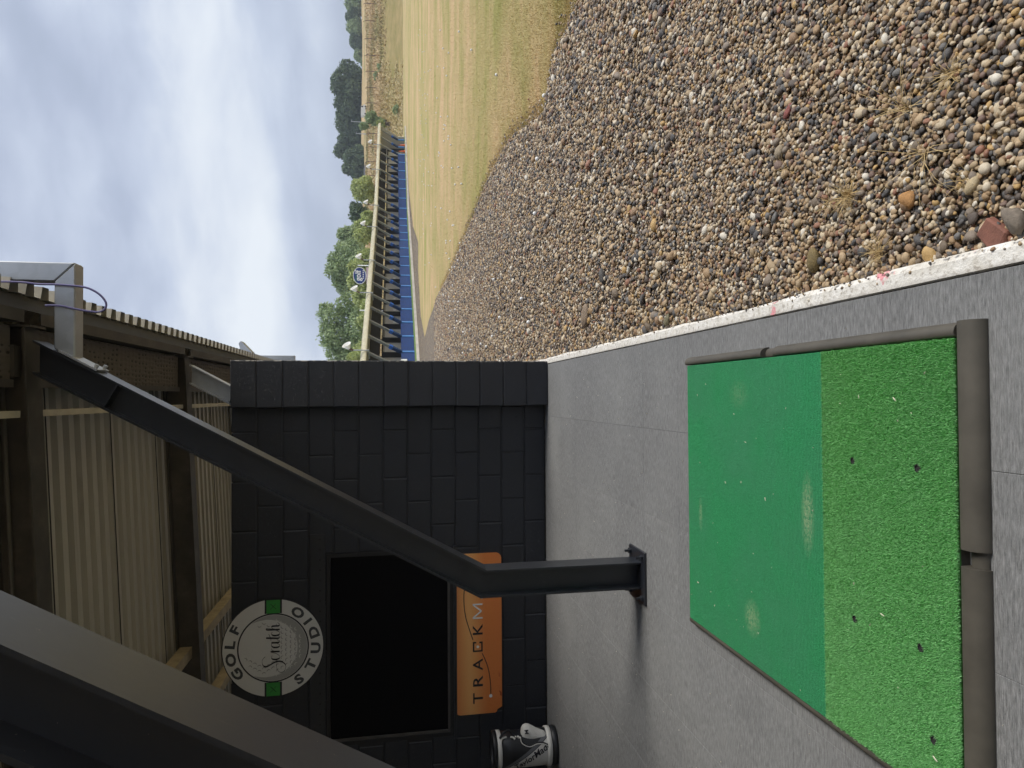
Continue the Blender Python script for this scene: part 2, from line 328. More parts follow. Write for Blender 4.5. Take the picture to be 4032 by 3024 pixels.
# ------------------------------------------------------------------ ground
GZ = -.057
def terr(x, y):
    d = y
    def ss(a, b, t): t = np.clip((t-a)/(b-a), 0, 1); return t*t*(3-2*t)
    z = GZ + TILT*np.minimum(d, 116) + 3.9*ss(116, 134, d) + 8.2*np.clip((d-136)/100, 0, 1) + 6*np.clip((d-236)/250, 0, 1)
    return z + .25*np.sin(x*.11+d*.07)*ss(134, 150, d)
def terrain(name, ys, xs, mat, dz=0):
    X, Y = np.meshgrid(xs, ys); Z = terr(X, Y)+dz
    v = np.c_[X.ravel(), Y.ravel(), Z.ravel()]; nx = len(xs); i = np.arange(len(ys)-1)[:, None]*nx + np.arange(nx-1)[None]; i = i.ravel()
    o = inst(name, raw_mesh(name, v, np.c_[i, i+1, i+nx+1, i+nx], mat, True)); tag(o, kind='structure'); return o
terrain('field_ground', np.r_[-60, -20, 0, 40, 100, 112, 116.5], np.linspace(-200, 260, 70), M['grass'])
k = NM('mown_bank_grass', .95, spec=.1); n = k.noise(k.coord('World', (.3, .5, .5)), 1, 5, .65); n2 = k.noise(k.coord('World', (1.5, 3, 3)), 1, 4, .7); k.color(k.mix(k.fr(n, .35, .65), k.mix(n2, (.20, .175, .065), (.30, .26, .10)), k.mix(n2, (.33, .24, .11), (.43, .33, .16)))); k.bump(n2, .6, .2); M['bank'] = k.m
terrain('mown_bank', np.linspace(116.5, 136, 14), np.linspace(-200, 260, 90), M['bank'])
terrain('grass_bank', np.r_[np.linspace(136, 240, 40), 300, 400, 500, 900, 1800], np.linspace(-700, 900, 160), M['long_grass'])

# gravel strip: measured edge between stones and grass
edge_px = [(2279, 0), (2241, 100), (2191, 193), (2161, 336), (2148, 437), (2013, 543), (1980, 598), (1925, 699), (1887, 792), (1878, 821), (1826, 943), (1774, 1069), (1721, 1169), (1687, 1264), (1672, 1329)]
EDGE = [GG(x, y) for x, y in edge_px]
back_px = [(1656, 1242), (1646, 1069), (1646, 952), (1626, 891), (1609, 743)]
BACK = [GG(x, y) for x, y in back_px]
# shed line: bay posts of the far building
S_D = Vector((19.2, 73.5, 0)); EA = Vector((-1.242, -2.054, 0)); EB = Vector((1.685, 1.91, 0))
NA = Vector((-EA.y, EA.x, 0)).normalized()*-1
if NA.x < 0: NA = -NA
NB = Vector((EB.y, -EB.x, 0)).normalized()
APRON = 1.5
pA0 = S_D + EA*19 + NA*APRON; pAD = S_D + (NA+NB).normalized()*APRON; pB1 = S_D + EB*9.4 + NB*APRON
poly = [(.36, -15), (3.1, -15), (3.1, 4.0)] + [(p.x, p.y) for p in EDGE] + [(p.x, p.y) for p in BACK] + [(pB1.x, pB1.y), (pAD.x-.3, pAD.y), (pA0.x-.3, pA0.y), (.36, pA0.y)]
from mathutils.geometry import tessellate_polygon
gq = MB().add([(x, y, -.050+TILT*y) for x, y in poly], tessellate_polygon([[Vector((x, y, 0)) for x, y in poly]]))
me = gq.mesh('gravel_bed', M['gravel'])
if me.polygons[0].normal.z < 0: me.flip_normals()
gravel_bed = tag(inst('gravel_bed', me), kind='structure')
ey = np.array([-8, 4.0]+[p.y for p in EDGE]); ex = np.array([3.1, 3.1]+[p.x for p in EDGE]); o_ = np.argsort(ey); ey, ex = ey[o_], ex[o_]
def xb(y): return np.interp(y, ey, ex)

# pebble shapes
def pebble_mesh(seed):
    r = np.random.default_rng(seed); bm = bmesh.new(); bmesh.ops.create_icosphere(bm, subdivisions=2, radius=1)
    sx, sy, sz = r.uniform(.8, 1.25), r.uniform(.65, .95), r.uniform(.42, .68)
    ph = r.uniform(0, 6.28, 9); am = .09 if seed % 3 else .18
    for vtx in bm.verts:
        p = vtx.co; d = 1 + am*(math.sin(2.1*p.x+ph[0])+math.sin(2.7*p.y+ph[1]+p.z)+math.sin(3.1*p.z+ph[2]+2*p.x)*.7)
        vtx.co = Vector((p.x*sx*d, p.y*sy*d, p.z*sz*d))
    me = bpy.data.meshes.new('pebble'); bm.to_mesh(me); bm.free(); me.materials.append(M['pebble'])
    me.polygons.foreach_set('use_smooth', [True]*len(me.polygons)); return me
PM = [pebble_mesh(s) for s in range(10)]
# the 300 pebbles that show largest: parts of the bed
near = []
tries = 0
while len(near) < 300 and tries < 9000:
    tries += 1
    y = 1.28 + 1.35*random.random()**1.3; x = .40 + random.random()*(.66*y+.1)
    s = random.choice([.0085, .0095, .0105, .0115, .013, .016])*random.uniform(.9, 1.15)
    if all((x-a)**2+(y-b)**2 > (.82*(s+t))**2 for a, b, t in near): near.append((x, y, s))
peb_src = []
for i, (x, y, s) in enumerate(near):
    o = inst('pebble', PM[i % 10], gravel_bed, (x, y, -.028+TILT*y+s*.32+random.uniform(-.004, .004)), (random.uniform(-.35, .35), random.uniform(-.35, .35), random.uniform(0, 6.28)), (s, s, s))
    if len(peb_src) < 10: peb_src.append(o)
# the rest: countless stones, scattered on the bed
def scatter_pts():
    P = []; S = []
    def zone(y0, y1, sp, smin, smax, big=.06, layers=1, zoff=0.0):
        for l in range(layers):
            ys = np.arange(y0, y1, sp)
            for y in ys:
                x1 = float(xb(y)); xmax = min(x1, .66*y+.45); n = int((xmax-.38)/sp)
                if n < 1: continue
                xx = .38+(np.arange(n)+rng.uniform(0, 1, n))*sp; yy = y+rng.uniform(-.5, .5, n)*sp*1.3
                s = rng.uniform(smin, smax, n)*rng.choice([.75, 1, 1, 1.25], n); b = rng.random(n) < big; s[b] *= rng.uniform(1.4, 2.1, b.sum())
                z = -.036+TILT*yy+zoff+s*.3+rng.uniform(-.006, .008, n)
                P.append(np.c_[xx, yy, z]); S.append(s)
    zone(1.1, 2.2, .0155, .0064, .0105, .035, 2)
    zone(2.2, 3.4, .0175, .0072, .0118, .04, 2)
    zone(3.4, 7.0, .0205, .0085, .0140, .05)
    zone(3.4, 7.0, .05, .011, .017, .1, zoff=.004)
    zone(7.0, 14, .0275, .0115, .0180, .04)
    zone(14, 26, .040, .014, .022, .03)
    # second strip in front of the far building
    return np.concatenate(P), np.concatenate(S)
P, S = scatter_pts()
# stones strewn past the edge into the grass
ne = 900; yy = rng.uniform(5.2, 20, ne); P = np.r_[P, np.c_[xb(yy)+np.abs(rng.normal(0, .10, ne)), yy, -.040+TILT*yy]]; S = np.r_[S, rng.uniform(.009, .017, ne)]
ns_ = 260; ysp = 1.2+8*rng.random(ns_)**1.5; P = np.r_[P, np.c_[.372-np.abs(rng.normal(0, .012, ns_)), ysp, np.full(ns_, .004)]]; S = np.r_[S, rng.uniform(.003, .0065, ns_)]
nn = np.array(near); keep = np.ones(len(P), bool)
sel = np.where(P[:, 1] < 2.9)[0]
d2 = ((P[sel, None, :2]-nn[None, :, :2])**2).sum(2); keep[sel] = ~((d2 < (nn[None, :, 2]*.8)**2).any(1)); P = P[keep]; S = S[keep]
me = bpy.data.meshes.new('gravel_stones'); me.vertices.add(len(P)); me.vertices.foreach_set('co', P.astype(np.float32).ravel())
rot = np.c_[rng.uniform(-.5, .5, len(P)), rng.uniform(-.5, .5, len(P)), rng.uniform(0, 6.28, len(P))]
a = me.attributes.new('rot', 'FLOAT_VECTOR', 'POINT'); a.data.foreach_set('vector', rot.astype(np.float32).ravel())
a = me.attributes.new('scl', 'FLOAT', 'POINT'); a.data.foreach_set('value', S.astype(np.float32))
a = me.attributes.new('idx', 'INT', 'POINT'); a.data.foreach_set('value', rng.integers(0, 10, len(P)).astype(np.int32))
me.materials.append(M['pebble'])
stones = tag(inst('gravel_stones', me), 'mixed grey, tan and brown river pebbles covering the strip beside the kerb', 'gravel', kind='stuff')
ng = bpy.data.node_groups.new('pebble_scatter', 'GeometryNodeTree')
ng.interface.new_socket('Geometry', in_out='INPUT', socket_type='NodeSocketGeometry'); ng.interface.new_socket('Geometry', in_out='OUTPUT', socket_type='NodeSocketGeometry')
gi = ng.nodes.new('NodeGroupInput'); go = ng.nodes.new('NodeGroupOutput'); ip = ng.nodes.new('GeometryNodeInstanceOnPoints'); jn = ng.nodes.new('GeometryNodeJoinGeometry')
ng.links.new(gi.outputs[0], ip.inputs['Points']); ng.links.new(ip.outputs[0], go.inputs[0])
for o in peb_src:
    oi = ng.nodes.new('GeometryNodeObjectInfo'); oi.inputs['Object'].default_value = o; oi.inputs['As Instance'].default_value = True; oi.transform_space = 'ORIGINAL'; ng.links.new(oi.outputs['Geometry'], jn.inputs[0])
ng.links.new(jn.outputs[0], ip.inputs['Instance']); ip.inputs['Pick Instance'].default_value = True
def na(nm, dt):
    n = ng.nodes.new('GeometryNodeInputNamedAttribute'); n.data_type = dt; n.inputs['Name'].default_value = nm; return n.outputs[0]
ng.links.new(na('idx', 'INT'), ip.inputs['Instance Index']); ng.links.new(na('rot', 'FLOAT_VECTOR'), ip.inputs['Rotation']); ng.links.new(na('scl', 'FLOAT'), ip.inputs['Scale'])
md = stones.modifiers.new('scatter', 'NODES'); md.node_group = ng

# short dry grass on the field near the stones
def blades(cnt, fn, h0, h1, w0, lean):
    x, y, z = fn(cnt); n = len(x); h = rng.uniform(h0, h1, n); ww = w0*rng.uniform(.6, 1.3, n); a = rng.uniform(0, 6.28, n); l = rng.uniform(.2, 1, n)*lean*h; b = rng.uniform(0, 6.28, n)
    dx, dy = np.cos(a)*ww/2, np.sin(a)*ww/2
    v = np.stack([np.c_[x-dx, y-dy, z], np.c_[x+dx, y+dy, z], np.c_[x+np.cos(b)*l, y+np.sin(b)*l, z+h]], 1).reshape(-1, 3)
    return v, np.arange(3*n).reshape(-1, 3)
def field(cnt):
    y = 5.0+25*rng.random(cnt)**1.7; x = xb(y)-.03+rng.random(cnt)**1.35*(.64*y+.6-xb(y)); ok = x < .64*y+.6
    return x[ok], y[ok], GZ-.005+TILT*y[ok]
v, f = blades(230000, field, .010, .026, .0055, .9)
def fringe(cnt):
    y = 5.0+18*rng.random(cnt)**1.3; return xb(y)+rng.normal(.02, .07, cnt), y, GZ-.004+TILT*y
v2, f2 = blades(26000, fringe, .02, .055, .006, 1.1)
tag(inst('short_grass', raw_mesh('short_grass', np.r_[v, v2], np.r_[f, f2+len(v)], M['blade'])), 'short parched grass of the driving range field', 'grass', kind='stuff')

# long grass tussocks on the slope beyond the field
def slope(cnt):
    y = rng.uniform(128, 200, cnt); x = rng.uniform(-.05, .62, cnt)*y; return x, y, terr(x, y)-.05
v, f = blades(24000, slope, .25, .6, .26, 1.4)
tag(inst('long_grass_tussocks', raw_mesh('long_grass_tussocks', v, f, M['long_grass'])), 'long straw-coloured grass on the slope beyond the field', 'grass', kind='stuff')
def bankf(cnt):
    y = rng.uniform(117, 134, cnt); x = (.485-.155*rng.random(cnt)**.8+.012*np.sin(y*1.3)+rng.normal(0, .006, cnt))*y; return x, y, terr(x, y)-.05
v, f = blades(7000, bankf, .12, .32, .30, 2.6)
k = NM('pale_bank_straw', .95, spec=.1); n = k.noise(k.coord('World', (.7, .4, .4)), 1, 5, .65); k.color(k.mix(k.island(), k.mix(k.fr(n, .4, .62), (.42, .36, .15), (.66, .52, .29)), (.78, .65, .40))); M['bank_straw'] = k.m
tag(inst('bank_grass', raw_mesh('bank_grass', v, f, M['bank_straw'])), 'uncut pale grass on the bank behind the far end of the bays', 'grass', kind='stuff')

# ------------------------------------------------------------------ bay floor, kerb
fl = MB().box(-5.2, .30, -15, 6.30, -.12, -.012).build('bay_floor', M['concrete']); tag(fl, kind='structure')
TX0, TY0 = -.195, 3.82
def tile_mesh(x0, x1, y0, y1):
    return MB().cbox(x0+.0004, x1-.0004, y0+.0004, y1-.0004, -.010, 0, .0012).mesh('carpet_tile', M['carpet'])
tm = tile_mesh(0, .5, 0, .5); tlast = tile_mesh(0, .5, 0, .11)
for i in range(-9, 1):
    for j in range(-9, 7):
        x, y = TX0+.5*i, TY0+.5*(j-1)
        if j == 6: inst('carpet_tile', tlast, fl, (x, 6.32, 0))
        else: inst('carpet_tile', tm, fl, (x, y, 0))
# kerb with a slightly ragged outline
n = 260; ys = np.linspace(-15, 40, n); jo = rng.normal(0, .0035, n); ji = rng.normal(0, .002, n); prof = []
vs = []; fs = []
for i, y in enumerate(ys):
    vs += [(.306+ji[i], y, -.12), (.306+ji[i], y, -.006), (.312, y, .004), (.352, y, .003), (.366+jo[i], y, -.010), (.372+jo[i], y, -.12)]
for i in range(n-1):
    for q in range(5): fs.append((i*6+q, i*6+q+1, i*6+q+7, i*6+q+6))
kb = MB().add(vs, fs).build('kerb', M['kerb'], smooth=False); tag(kb, kind='structure')
# floor of the bays past the wall and shell of the building that shades the bays
o = MB().box(-5.2, .30, 6.56, 40, -.12, 0).build('further_bay_floor', M['carpet']); tag(o, kind='structure')
o = MB().box(-5.2, .25, -15.2, -15, -.12, 3.3).build('rear_partition', M['shed_wall']); tag(o, kind='structure')
bw = MB().box(-5.3, -5.2, -15, 24, -.12, 3.3).build('back_wall', M['shed_wall']); tag(bw, kind='structure')

# ------------------------------------------------------------------ steel frames
def ibeam(p0, p1, yc, d, b, tf, tw, n0=None, n1=None):
    """H-section from p0 to p1 in the x-z plane at depth yc; n0/n1: normals (x,z) of the cut planes"""
    p0 = Vector(p0); p1 = Vector(p1); t = (p1-p0).normalized(); nn = Vector((t.y, -t.x))
    h, q, g, wv = d/2, b/2, d/2-tf, tw/2
    prof = [(h, -q), (h, q), (g, q), (g, wv), (-g, wv), (-g, q), (-h, q), (-h, -q), (-g, -q), (-g, -wv), (g, -wv), (g, -q)]
    def cut(p, nv, off):
        a = p + nn*off
        if nv is None: return a
        nv = Vector(nv); s = (p-a).dot(nv)/t.dot(nv); return a + t*s
    vs = []
    for p, nv in ((p0, n0), (p1, n1)):
        for off, y in prof: a = cut(p, nv, off); vs.append((a.x, yc+y, a.y))
    n = 12; fs = [(i, (i+1) % n, (i+1) % n+n, i+n) for i in range(n)]
    fs += [(0, 1, 2, 11), (2, 3, 10, 11), (3, 4, 9, 10), (4, 5, 8, 9), (5, 6, 7, 8)]; fs += [tuple(i+n for i in q2[::-1]) for q2 in fs[-5:]]
    return MB().add(vs, fs)
def bevel(o, wdt=.003):
    md = o.modifiers.new('bevel', 'BEVEL'); md.width = wdt; md.segments = 1; md.limit_method = 'ANGLE'; return o
KNEE = Vector((-1.077, .96)); SL = .554
def rk(z): return Vector((KNEE.x+(z-KNEE.y)*SL, z))
def zb(x): return 3.316+.05*(x+.03)          # underside of rafters
RD = .20
tpost = Vector((0, 1)); trak = (rk(3)-rk(2)).normalized(); miter = (tpost+trak).normalized()
def frame(yc, label, painted, post=True):
    root = empty('steel_frame', (0, yc, 0)); tag(root, label, 'steel frame', 'steel frames holding up the bay roof')
    sm = M['steel_black'] if painted else M['galv']
    if post:
        ibeam((KNEE.x, .014), KNEE, 0, .157, .154, .011, .008, None, miter).build('post', sm, root)
        bp = MB().cbox(-1.245, -.93, -.132, .132, 0.001, .014, .003).build('base_plate', M['steel_black'], root)
        nut = MB().lathe([(0.0, 0), (.017, 0), (.017, .016), (.008, .017), (.008, .04), (0, .041)], 6).mesh('bolt', M['steel_black'])
        for bx in (-1.205, -.965):
            for by in (-.095, .095): inst('bolt', nut, bp, (bx, by, .0145))
    ibeam(KNEE, rk(3.295), 0, .155, .154, .011, .008, miter, (0, 1)).build('raker', sm, root)
    st = rk(2.93); q = MB(); nn = Vector((trak.y, -trak.x))
    for s in (-1, 1):
        a, b_ = st+nn*.064, st-nn*.064; t = trak*.005
        q.add([(p.x, s*.006, p.y) for p in (a-t, b_-t, b_+t, a+t)]+[(p.x, s*.070, p.y) for p in (a-t, b_-t, b_+t, a+t)], [(0, 1, 2, 3), (4, 7, 6, 5), (0, 4, 5, 1), (1, 5, 6, 2), (2, 6, 7, 3), (3, 7, 4, 0)])
    q.build('stiffener', sm, root)
    ibeam((-5.19, zb(-5.19)+RD/2), (.37, zb(.37)+RD/2), 0, RD, .150, .011, .008, (1, 0), (1, 0)).build('rafter', M['steel_brown'], root)
    MB().box(.372, .384, -.078, .078, zb(.37)-.03, zb(.37)+RD+.015).build('end_plate', M['steel_brown'], root)
    return root
YF = [1.237, 3.915, 6.64, 9.32, 12.0, 14.7]
frame(YF[0], 'black painted steel raker crossing the photo closest to the camera', True)
frame(YF[1], 'black painted steel post and raker standing behind the green mat', True)
frame(YF[2], 'grey steel raker showing above the top corner of the black wall', False, False)
for yv, lb_ in zip(YF[3:], ('bare steel roof frame of the first bay behind the black wall', 'bare steel roof frame that carries the floodlight behind the black wall', 'bare steel roof frame at the far end of the near roof')):
    frame(yv, lb_, False)

# roof: corrugated sheets that roll over at the eaves
PITCH_C = .16; SW = PITCH_C*6
def zr(x): return zb(x)+RD+.068
path = [(-5.35, zr(-5.35)), (-2.5, zr(-2.5)), (0.0, zr(0.0)), (.40, zr(.40))]
cx, cz, rr = .400, zr(.40)-.165, .16
for a in (25, 45, 60, 75, 88, 100): path.append((cx+rr*math.sin(R(a))*1.03, cz+rr*math.cos(R(a))))
hprof = [(0, 0), (.070, 0), (.080, .068), (.150, .068), (.160, 0), (.16, 0)]
def sheet_mesh():
    ys = [(r_*PITCH_C+y, h) for r_ in range(6) for y, h in hprof[:-1]] + [(SW, 0), (SW+.03, .004)]
    vs = []; nrm = []
    for i, (x, z) in enumerate(path):
        a = Vector(path[max(i-1, 0)]); b_ = Vector(path[min(i+1, len(path)-1)]); t = (b_-a).normalized(); nrm.append(Vector((-t.y, t.x)))
    n = len(ys)
    for (x, z), nv in zip(path, nrm):
        for y, h in ys: vs.append((x+nv.x*h, y, z+nv.y*h))
    k1 = len(vs)
    fs = [(i*n+j, i*n+j+1, (i+1)*n+j+1, (i+1)*n+j) for i in range(len(path)-1) for j in range(n-1)]
    return MB().add(vs, fs).mesh('roof_sheet', M['cladding'])
roof = empty('bay_roof', (0, 0, 0)); tag(roof, 'corrugated beige bay roof with rolled scalloped eaves overhead', 'roof')
shm = sheet_mesh()
lapm = MB().add([(x_, y_, zr(x_)-.004+dz_) for x_ in (-5.3, .38) for y_ in (.008, .020) for dz_ in (0, .003)], [(0, 1, 3, 2), (4, 6, 7, 5), (0, 4, 5, 1), (2, 3, 7, 6), (0, 2, 6, 4), (1, 5, 7, 3)]).mesh('lap_shade_strip', M['dark'])  # added dark strip, its colour stands in for the shaded gap between sheets
for i in range(-19, 15): inst('lap_shade_strip', lapm, inst('roof_sheet', shm, roof, (0, 3.62+i*SW, .002*(i % 2))))
# eave channel, closing strip, battens, purlins, soffit
for a, b_ in [(-15, YF[0])]+list(zip(YF[:-1], YF[1:])):
    y0, y1 = a+.085, b_-.085
    MB().box(.395, .458, y0, y1, 3.330, 3.336).box(.395, .401, y0, y1, 3.337, 3.47).build('eave_channel', M['steel_brown'], roof)
    if a > 0:
        zs = 3.385
        MB().box(.10, .375, y0+.02, y1-.02, zs, zs+.012).build('soffit_panel', M['soffit'], roof)
        MB().box(-.095, -.06, y0, y1, 3.345, 3.395).build('ceiling_batten', M['batten'], roof)
        MB().box(.06, .10, y0+.01, y1-.01, 3.372, 3.40).build('soffit_batten', M['steel_brown'], roof)
MB().add([(.460, -15, 3.34), (.460, 15, 3.34), (.556, 15, 3.432), (.556, -15, 3.432), (.468, -15, 3.352), (.468, 15, 3.352), (.540, 15, 3.455), (.540, -15, 3.455)], [(0, 1, 2, 3), (4, 7, 6, 5), (0, 4, 5, 1), (3, 2, 6, 7), (0, 3, 7, 4), (1, 5, 6, 2)]).build('eave_strip', M['eave_dark'], roof)
for x in (-2.33, -3.07, -4.2):
    MB().box(x-.05, x+.05, -15, 15, zb(x)+.085, zb(x)+.19).build('purlin', M['timber'], roof)

# floodlight brackets
def rhs(q, x0, x1, y0, y1, z0, z1): q.cbox(x0, x1, y0, y1, z0, z1, .006)
def bracket(yc, label, lamp):
    root = empty('floodlight_bracket', (0, yc, 0)); tag(root, label, 'floodlight bracket', 'floodlight brackets on the eaves')
    c = [(.20, 3.108), (.713, 3.108), (.615, 3.206), (.268, 3.206)]
    q = MB(); vs = []
    # arm and upright meet in a mitre
    arm = MB().prism([(.198, 3.108), (.713, 3.108), (.613, 3.208), (.262, 3.208)], 'y', -.05, .05).build('arm', M['galv'], root); bevel(arm, .006)
    up = MB().prism([(.7135, 3.1085), (.7135, 3.74), (.6135, 3.74), (.6135, 3.2085)], 'y', -.05, .05).build('upright', M['galv'], root); bevel(up, .006)
    t = trak; nn = Vector((trak.y, -trak.x)); ctr = rk(3.13)+nn*.081
    pl = MB(); a0, a1 = ctr-t*.11, ctr+t*.10
    pl.add([(p.x+nn.x*h, y, p.y+nn.y*h) for h in (0, .01) for p in (a0, a1) for y in (-.075, .075)], [(0, 1, 3, 2), (4, 6, 7, 5), (0, 4, 5, 1), (2, 3, 7, 6), (0, 2, 6, 4), (1, 5, 7, 3)])
    fp = pl.build('fixing_plate', M['galv'], root)
    for y in (-.055, .055):
        s = a0+t*.02; MB().tube([(s.x+nn.x*.009, y, s.y+nn.y*.009), (s.x+nn.x*.03, y, s.y+nn.y*.03)], .011, 6).build('bolt', M['galv'], fp)
    if lamp:
        q = MB(); rot = Matrix.Rotation(R(-28), 3, 'Y')
        h = empty('floodlight', (.70, yc, 3.74)); tag(h, 'grey box floodlight on the eaves behind the black wall top' if yc < 13 else 'grey box floodlight on the eaves furthest along the bays', 'floodlight'); h.scale = (.62, .62, .62)
        MB().prism([(-.04, .10), (.02, .34), (.34, .42), (.40, .36), (.10, .08)], 'y', -.2, .2).build('housing', M['galv'], h)
        MB().box(-.03, .05, -.23, -.205, 0, .26).box(-.03, .05, .205, .23, 0, .26).box(-.03, .05, -.204, .204, 0.001, .02).build('yoke', M['galv'], h)
        for y in (-.236, .231): MB().tube([(.01, y, .2), (.01, y+.012, .2)], .03, 8).build('pivot_knob', M['black'], h)
    return root
bracket(YF[1], 'galvanised square tube bracket bolted to the nearer black raker', False)
bracket(YF[4], 'galvanised upright carrying a floodlight behind the wall top', True)
# cable hanging from the first bracket
k = NM('lilac_cable', .5); k.color((.16, .15, .34)); M['cable'] = k.m
cp = [(.47, 3.86, 3.36), (.52, 3.852, 3.285), (.56, 3.848, 3.21), (.585, 3.84, 3.11), (.60, 3.835, 3.02), (.555, 3.83, 2.985)]
pts = []
for (x, y) in [(0, 30), (150, 32), (330, 42), (500, 62), (750, 68), (1060, 95), (1200, 135), (1320, 215), (1385, 310), (1370, 385), (1290, 425), (1150, 415), (980, 385), (820, 350), (700, 340), (590, 342)]:
    p = WY(x*.3014, 1100+y*.3014, 3.845); pts.append(p)
def smooth_path(pts, n=6):
    P = [Vector(p) for p in pts]; out = []
    for i in range(len(P)-1):
        a, b_, c, d = P[max(i-1, 0)], P[i], P[i+1], P[min(i+2, len(P)-1)]
        for j in range(n):
            t = j/n; out.append(.5*((2*b_)+(c-a)*t+(2*a-5*b_+4*c-d)*t*t+(3*b_-a-3*c+d)*t**3))
    out.append(P[-1]); return out
top = pts[0]; pts = [Vector((top.x-.005, top.y, top.z+.25))]+pts
cb = MB().tube(smooth_path(pts), .0055, 8).build('electric_cable', M['cable'], smooth=True); tag(cb, 'thin lilac cable looping below the galvanised tube bracket', 'cable')
# junction box and conduit on the first rafter
jb = empty('junction_box', (.20, 3.905, 3.45)); tag(jb, 'grey junction box with conduit on the brown rafter beside the cable', 'junction box')
MB().cbox(-.085, .075, -.075, -.012, -.075, .055, .008).build('box', M['fascia'], jb)
MB().cbox(-.09, .08, -.083, -.0755, -.08, .06, .006).build('lid', M['steel_brown'], jb)
MB().tube([(-.09, -.04, 0), (-1.2, -.04, -.055), (-3, -.04, -.145)], .0125, 8).build('conduit', M['fascia'], jb, True)

# ------------------------------------------------------------------ black block wall
YW = 6.444; X0 = -.3173; Z1 = .2094
wall = empty('block_wall', (-1.5, YW, 0)); tag(wall, 'black painted concrete block partition wall with an end pier', 'wall')
WX0, WX1, WZ0, WZ1 = -3.215, -1.450, .905, 2.075
def block(x0, x1, z0, z1, y0, y1, parent):
    if x1-x0 < .03 or z1-z0 < .03: return
    j = lambda s: random.uniform(-s, s)
    c = .0075; dy = j(.003)
    ox, oy = -1.5, YW
    def ring(h, y, jit): return [(x0+h+j(jit)-ox, y-oy, z0+h+j(jit)), (x1-h+j(jit)-ox, y-oy, z0+h+j(jit)), (x1-h+j(jit)-ox, y-oy, z1-h+j(jit)), (x0+h+j(jit)-ox, y-oy, z1-h+j(jit))]
    a = ring(0, y1, 0); b_ = ring(0, y0+.006+dy, .0012); d = ring(c, y0+dy, .0022)
    fs = [(0, 1, 2, 3)]
    for k_ in (0, 4):
        for i in range(4): fs.append((k_+i, k_+(i+1) % 4, k_+4+(i+1) % 4, k_+4+i))
    fs.append((8, 9, 10, 11)); MB().add(a+b_+d, fs).build('block', M['block'], parent)
for r_ in range(13):
    z0 = .004 if r_ == 0 else Z1+.225*(r_-1)+.0045; z1 = Z1+.225*r_-.0045
    off = X0 if r_ % 2 == 0 else X0-.225
    for mcol in range(-12, 2):
        a, b_ = off+.45*mcol+.0045, off+.45*(mcol+1)-.0045
        a = max(a, -5.19); b_ = min(b_, .0)
        if b_-a < .04: continue
        if b_ <= WX0 or a >= WX1 or z1 <= WZ0 or z0 >= WZ1: block(a, b_, z0, z1, YW, YW+.09, wall); continue
        if a < WX0: block(a, WX0, z0, z1, YW, YW+.09, wall)
        if b_ > WX1: block(WX1, b_, z0, z1, YW, YW+.09, wall)
        ia, ib = max(a, WX0), min(b_, WX1)
        if z0 < WZ0: block(ia, ib, z0, WZ0, YW, YW+.09, wall)
        if z1 > WZ1: block(ia, ib, WZ1, z1, YW, YW+.09, wall)
ZT = Z1+.225*12-.0045
mc = MB(); ox = 1.5
for (a, b_, c, d) in [(-5.19, WX0+.001, .002, ZT-.012), (WX1-.001, .325, .002, ZT-.012)]: mc.box(a+ox, b_+ox, .0075, .092, c, d)
mc.box(WX0+.001+ox, WX1-.001+ox, .0075, .092, .002, WZ0-.001).box(WX0+.001+ox, WX1-.001+ox, .0075, .092, WZ1+.001, ZT-.012)
mc.build('mortar', M['mortar'], wall)
# end pier in front of the wall, one block per course
PX0, PX1, PY = -.090, .333, 6.296
for r_ in range(13):
    z0 = .004 if r_ == 0 else Z1+.225*(r_-1)+.0045-.002*r_; z1 = Z1+.225*r_-.0045-.002*(r_+1)
    block(PX0+random.uniform(-.003, .003), PX1, z0, z1+.004, PY, YW+.003, wall)
MB().box(PX0+.008+ox, PX1-.006+ox, PY-YW+.007, .004, .002, ZT-.04).build('mortar', M['mortar'], wall)
# steel lintel strip with holes
lt = MB().box(-3.45, -1.262, YW-.006, YW-.001, 2.086, 2.220).build('window_lintel', M['steel_black']); tag(lt, 'flat black steel lintel with a row of holes over the window', 'lintel')
hm = MB().lathe([(0, 0), (.008, 0), (.008, -.002), (0, -.002)], 8).mesh('bolt_hole', M['dark'])
for i in range(22): inst('bolt_hole', hm, lt, (-1.31-.094*i, YW-.0062, 2.132), (R(90), 0, 0))
# dark window
wn = empty('window', ((WX0+WX1)/2, YW, WZ0)); tag(wn, 'large black framed window set in the block wall, dark inside', 'window')
hw, hh = (WX1-WX0)/2, WZ1-WZ0
fb = .035
fo = MB(); fo.box(-hw, hw, -.004, .05, 0, fb).box(-hw, hw, -.004, .05, hh-fb, hh).box(-hw, -hw+fb, -.004, .05, fb, hh-fb).box(hw-fb, hw, -.004, .05, fb, hh-fb); fo.build('frame', M['black'], wn)
MB().box(-hw+fb, hw-fb, .03, .036, fb, hh-fb).build('pane', M['glass_dark'], wn)
MB().box(-hw+fb, hw-fb, .006, .028, fb, fb+.018).box(-hw+fb, -hw+fb+.018, .006, .028, fb+.019, hh-fb).build('glazing_bead', M['fascia'], wn)
MB().box(-hw-.03, hw+.03, -.022, -.0045, -.03, -.002).build('sill', M['steel_black'], wn)

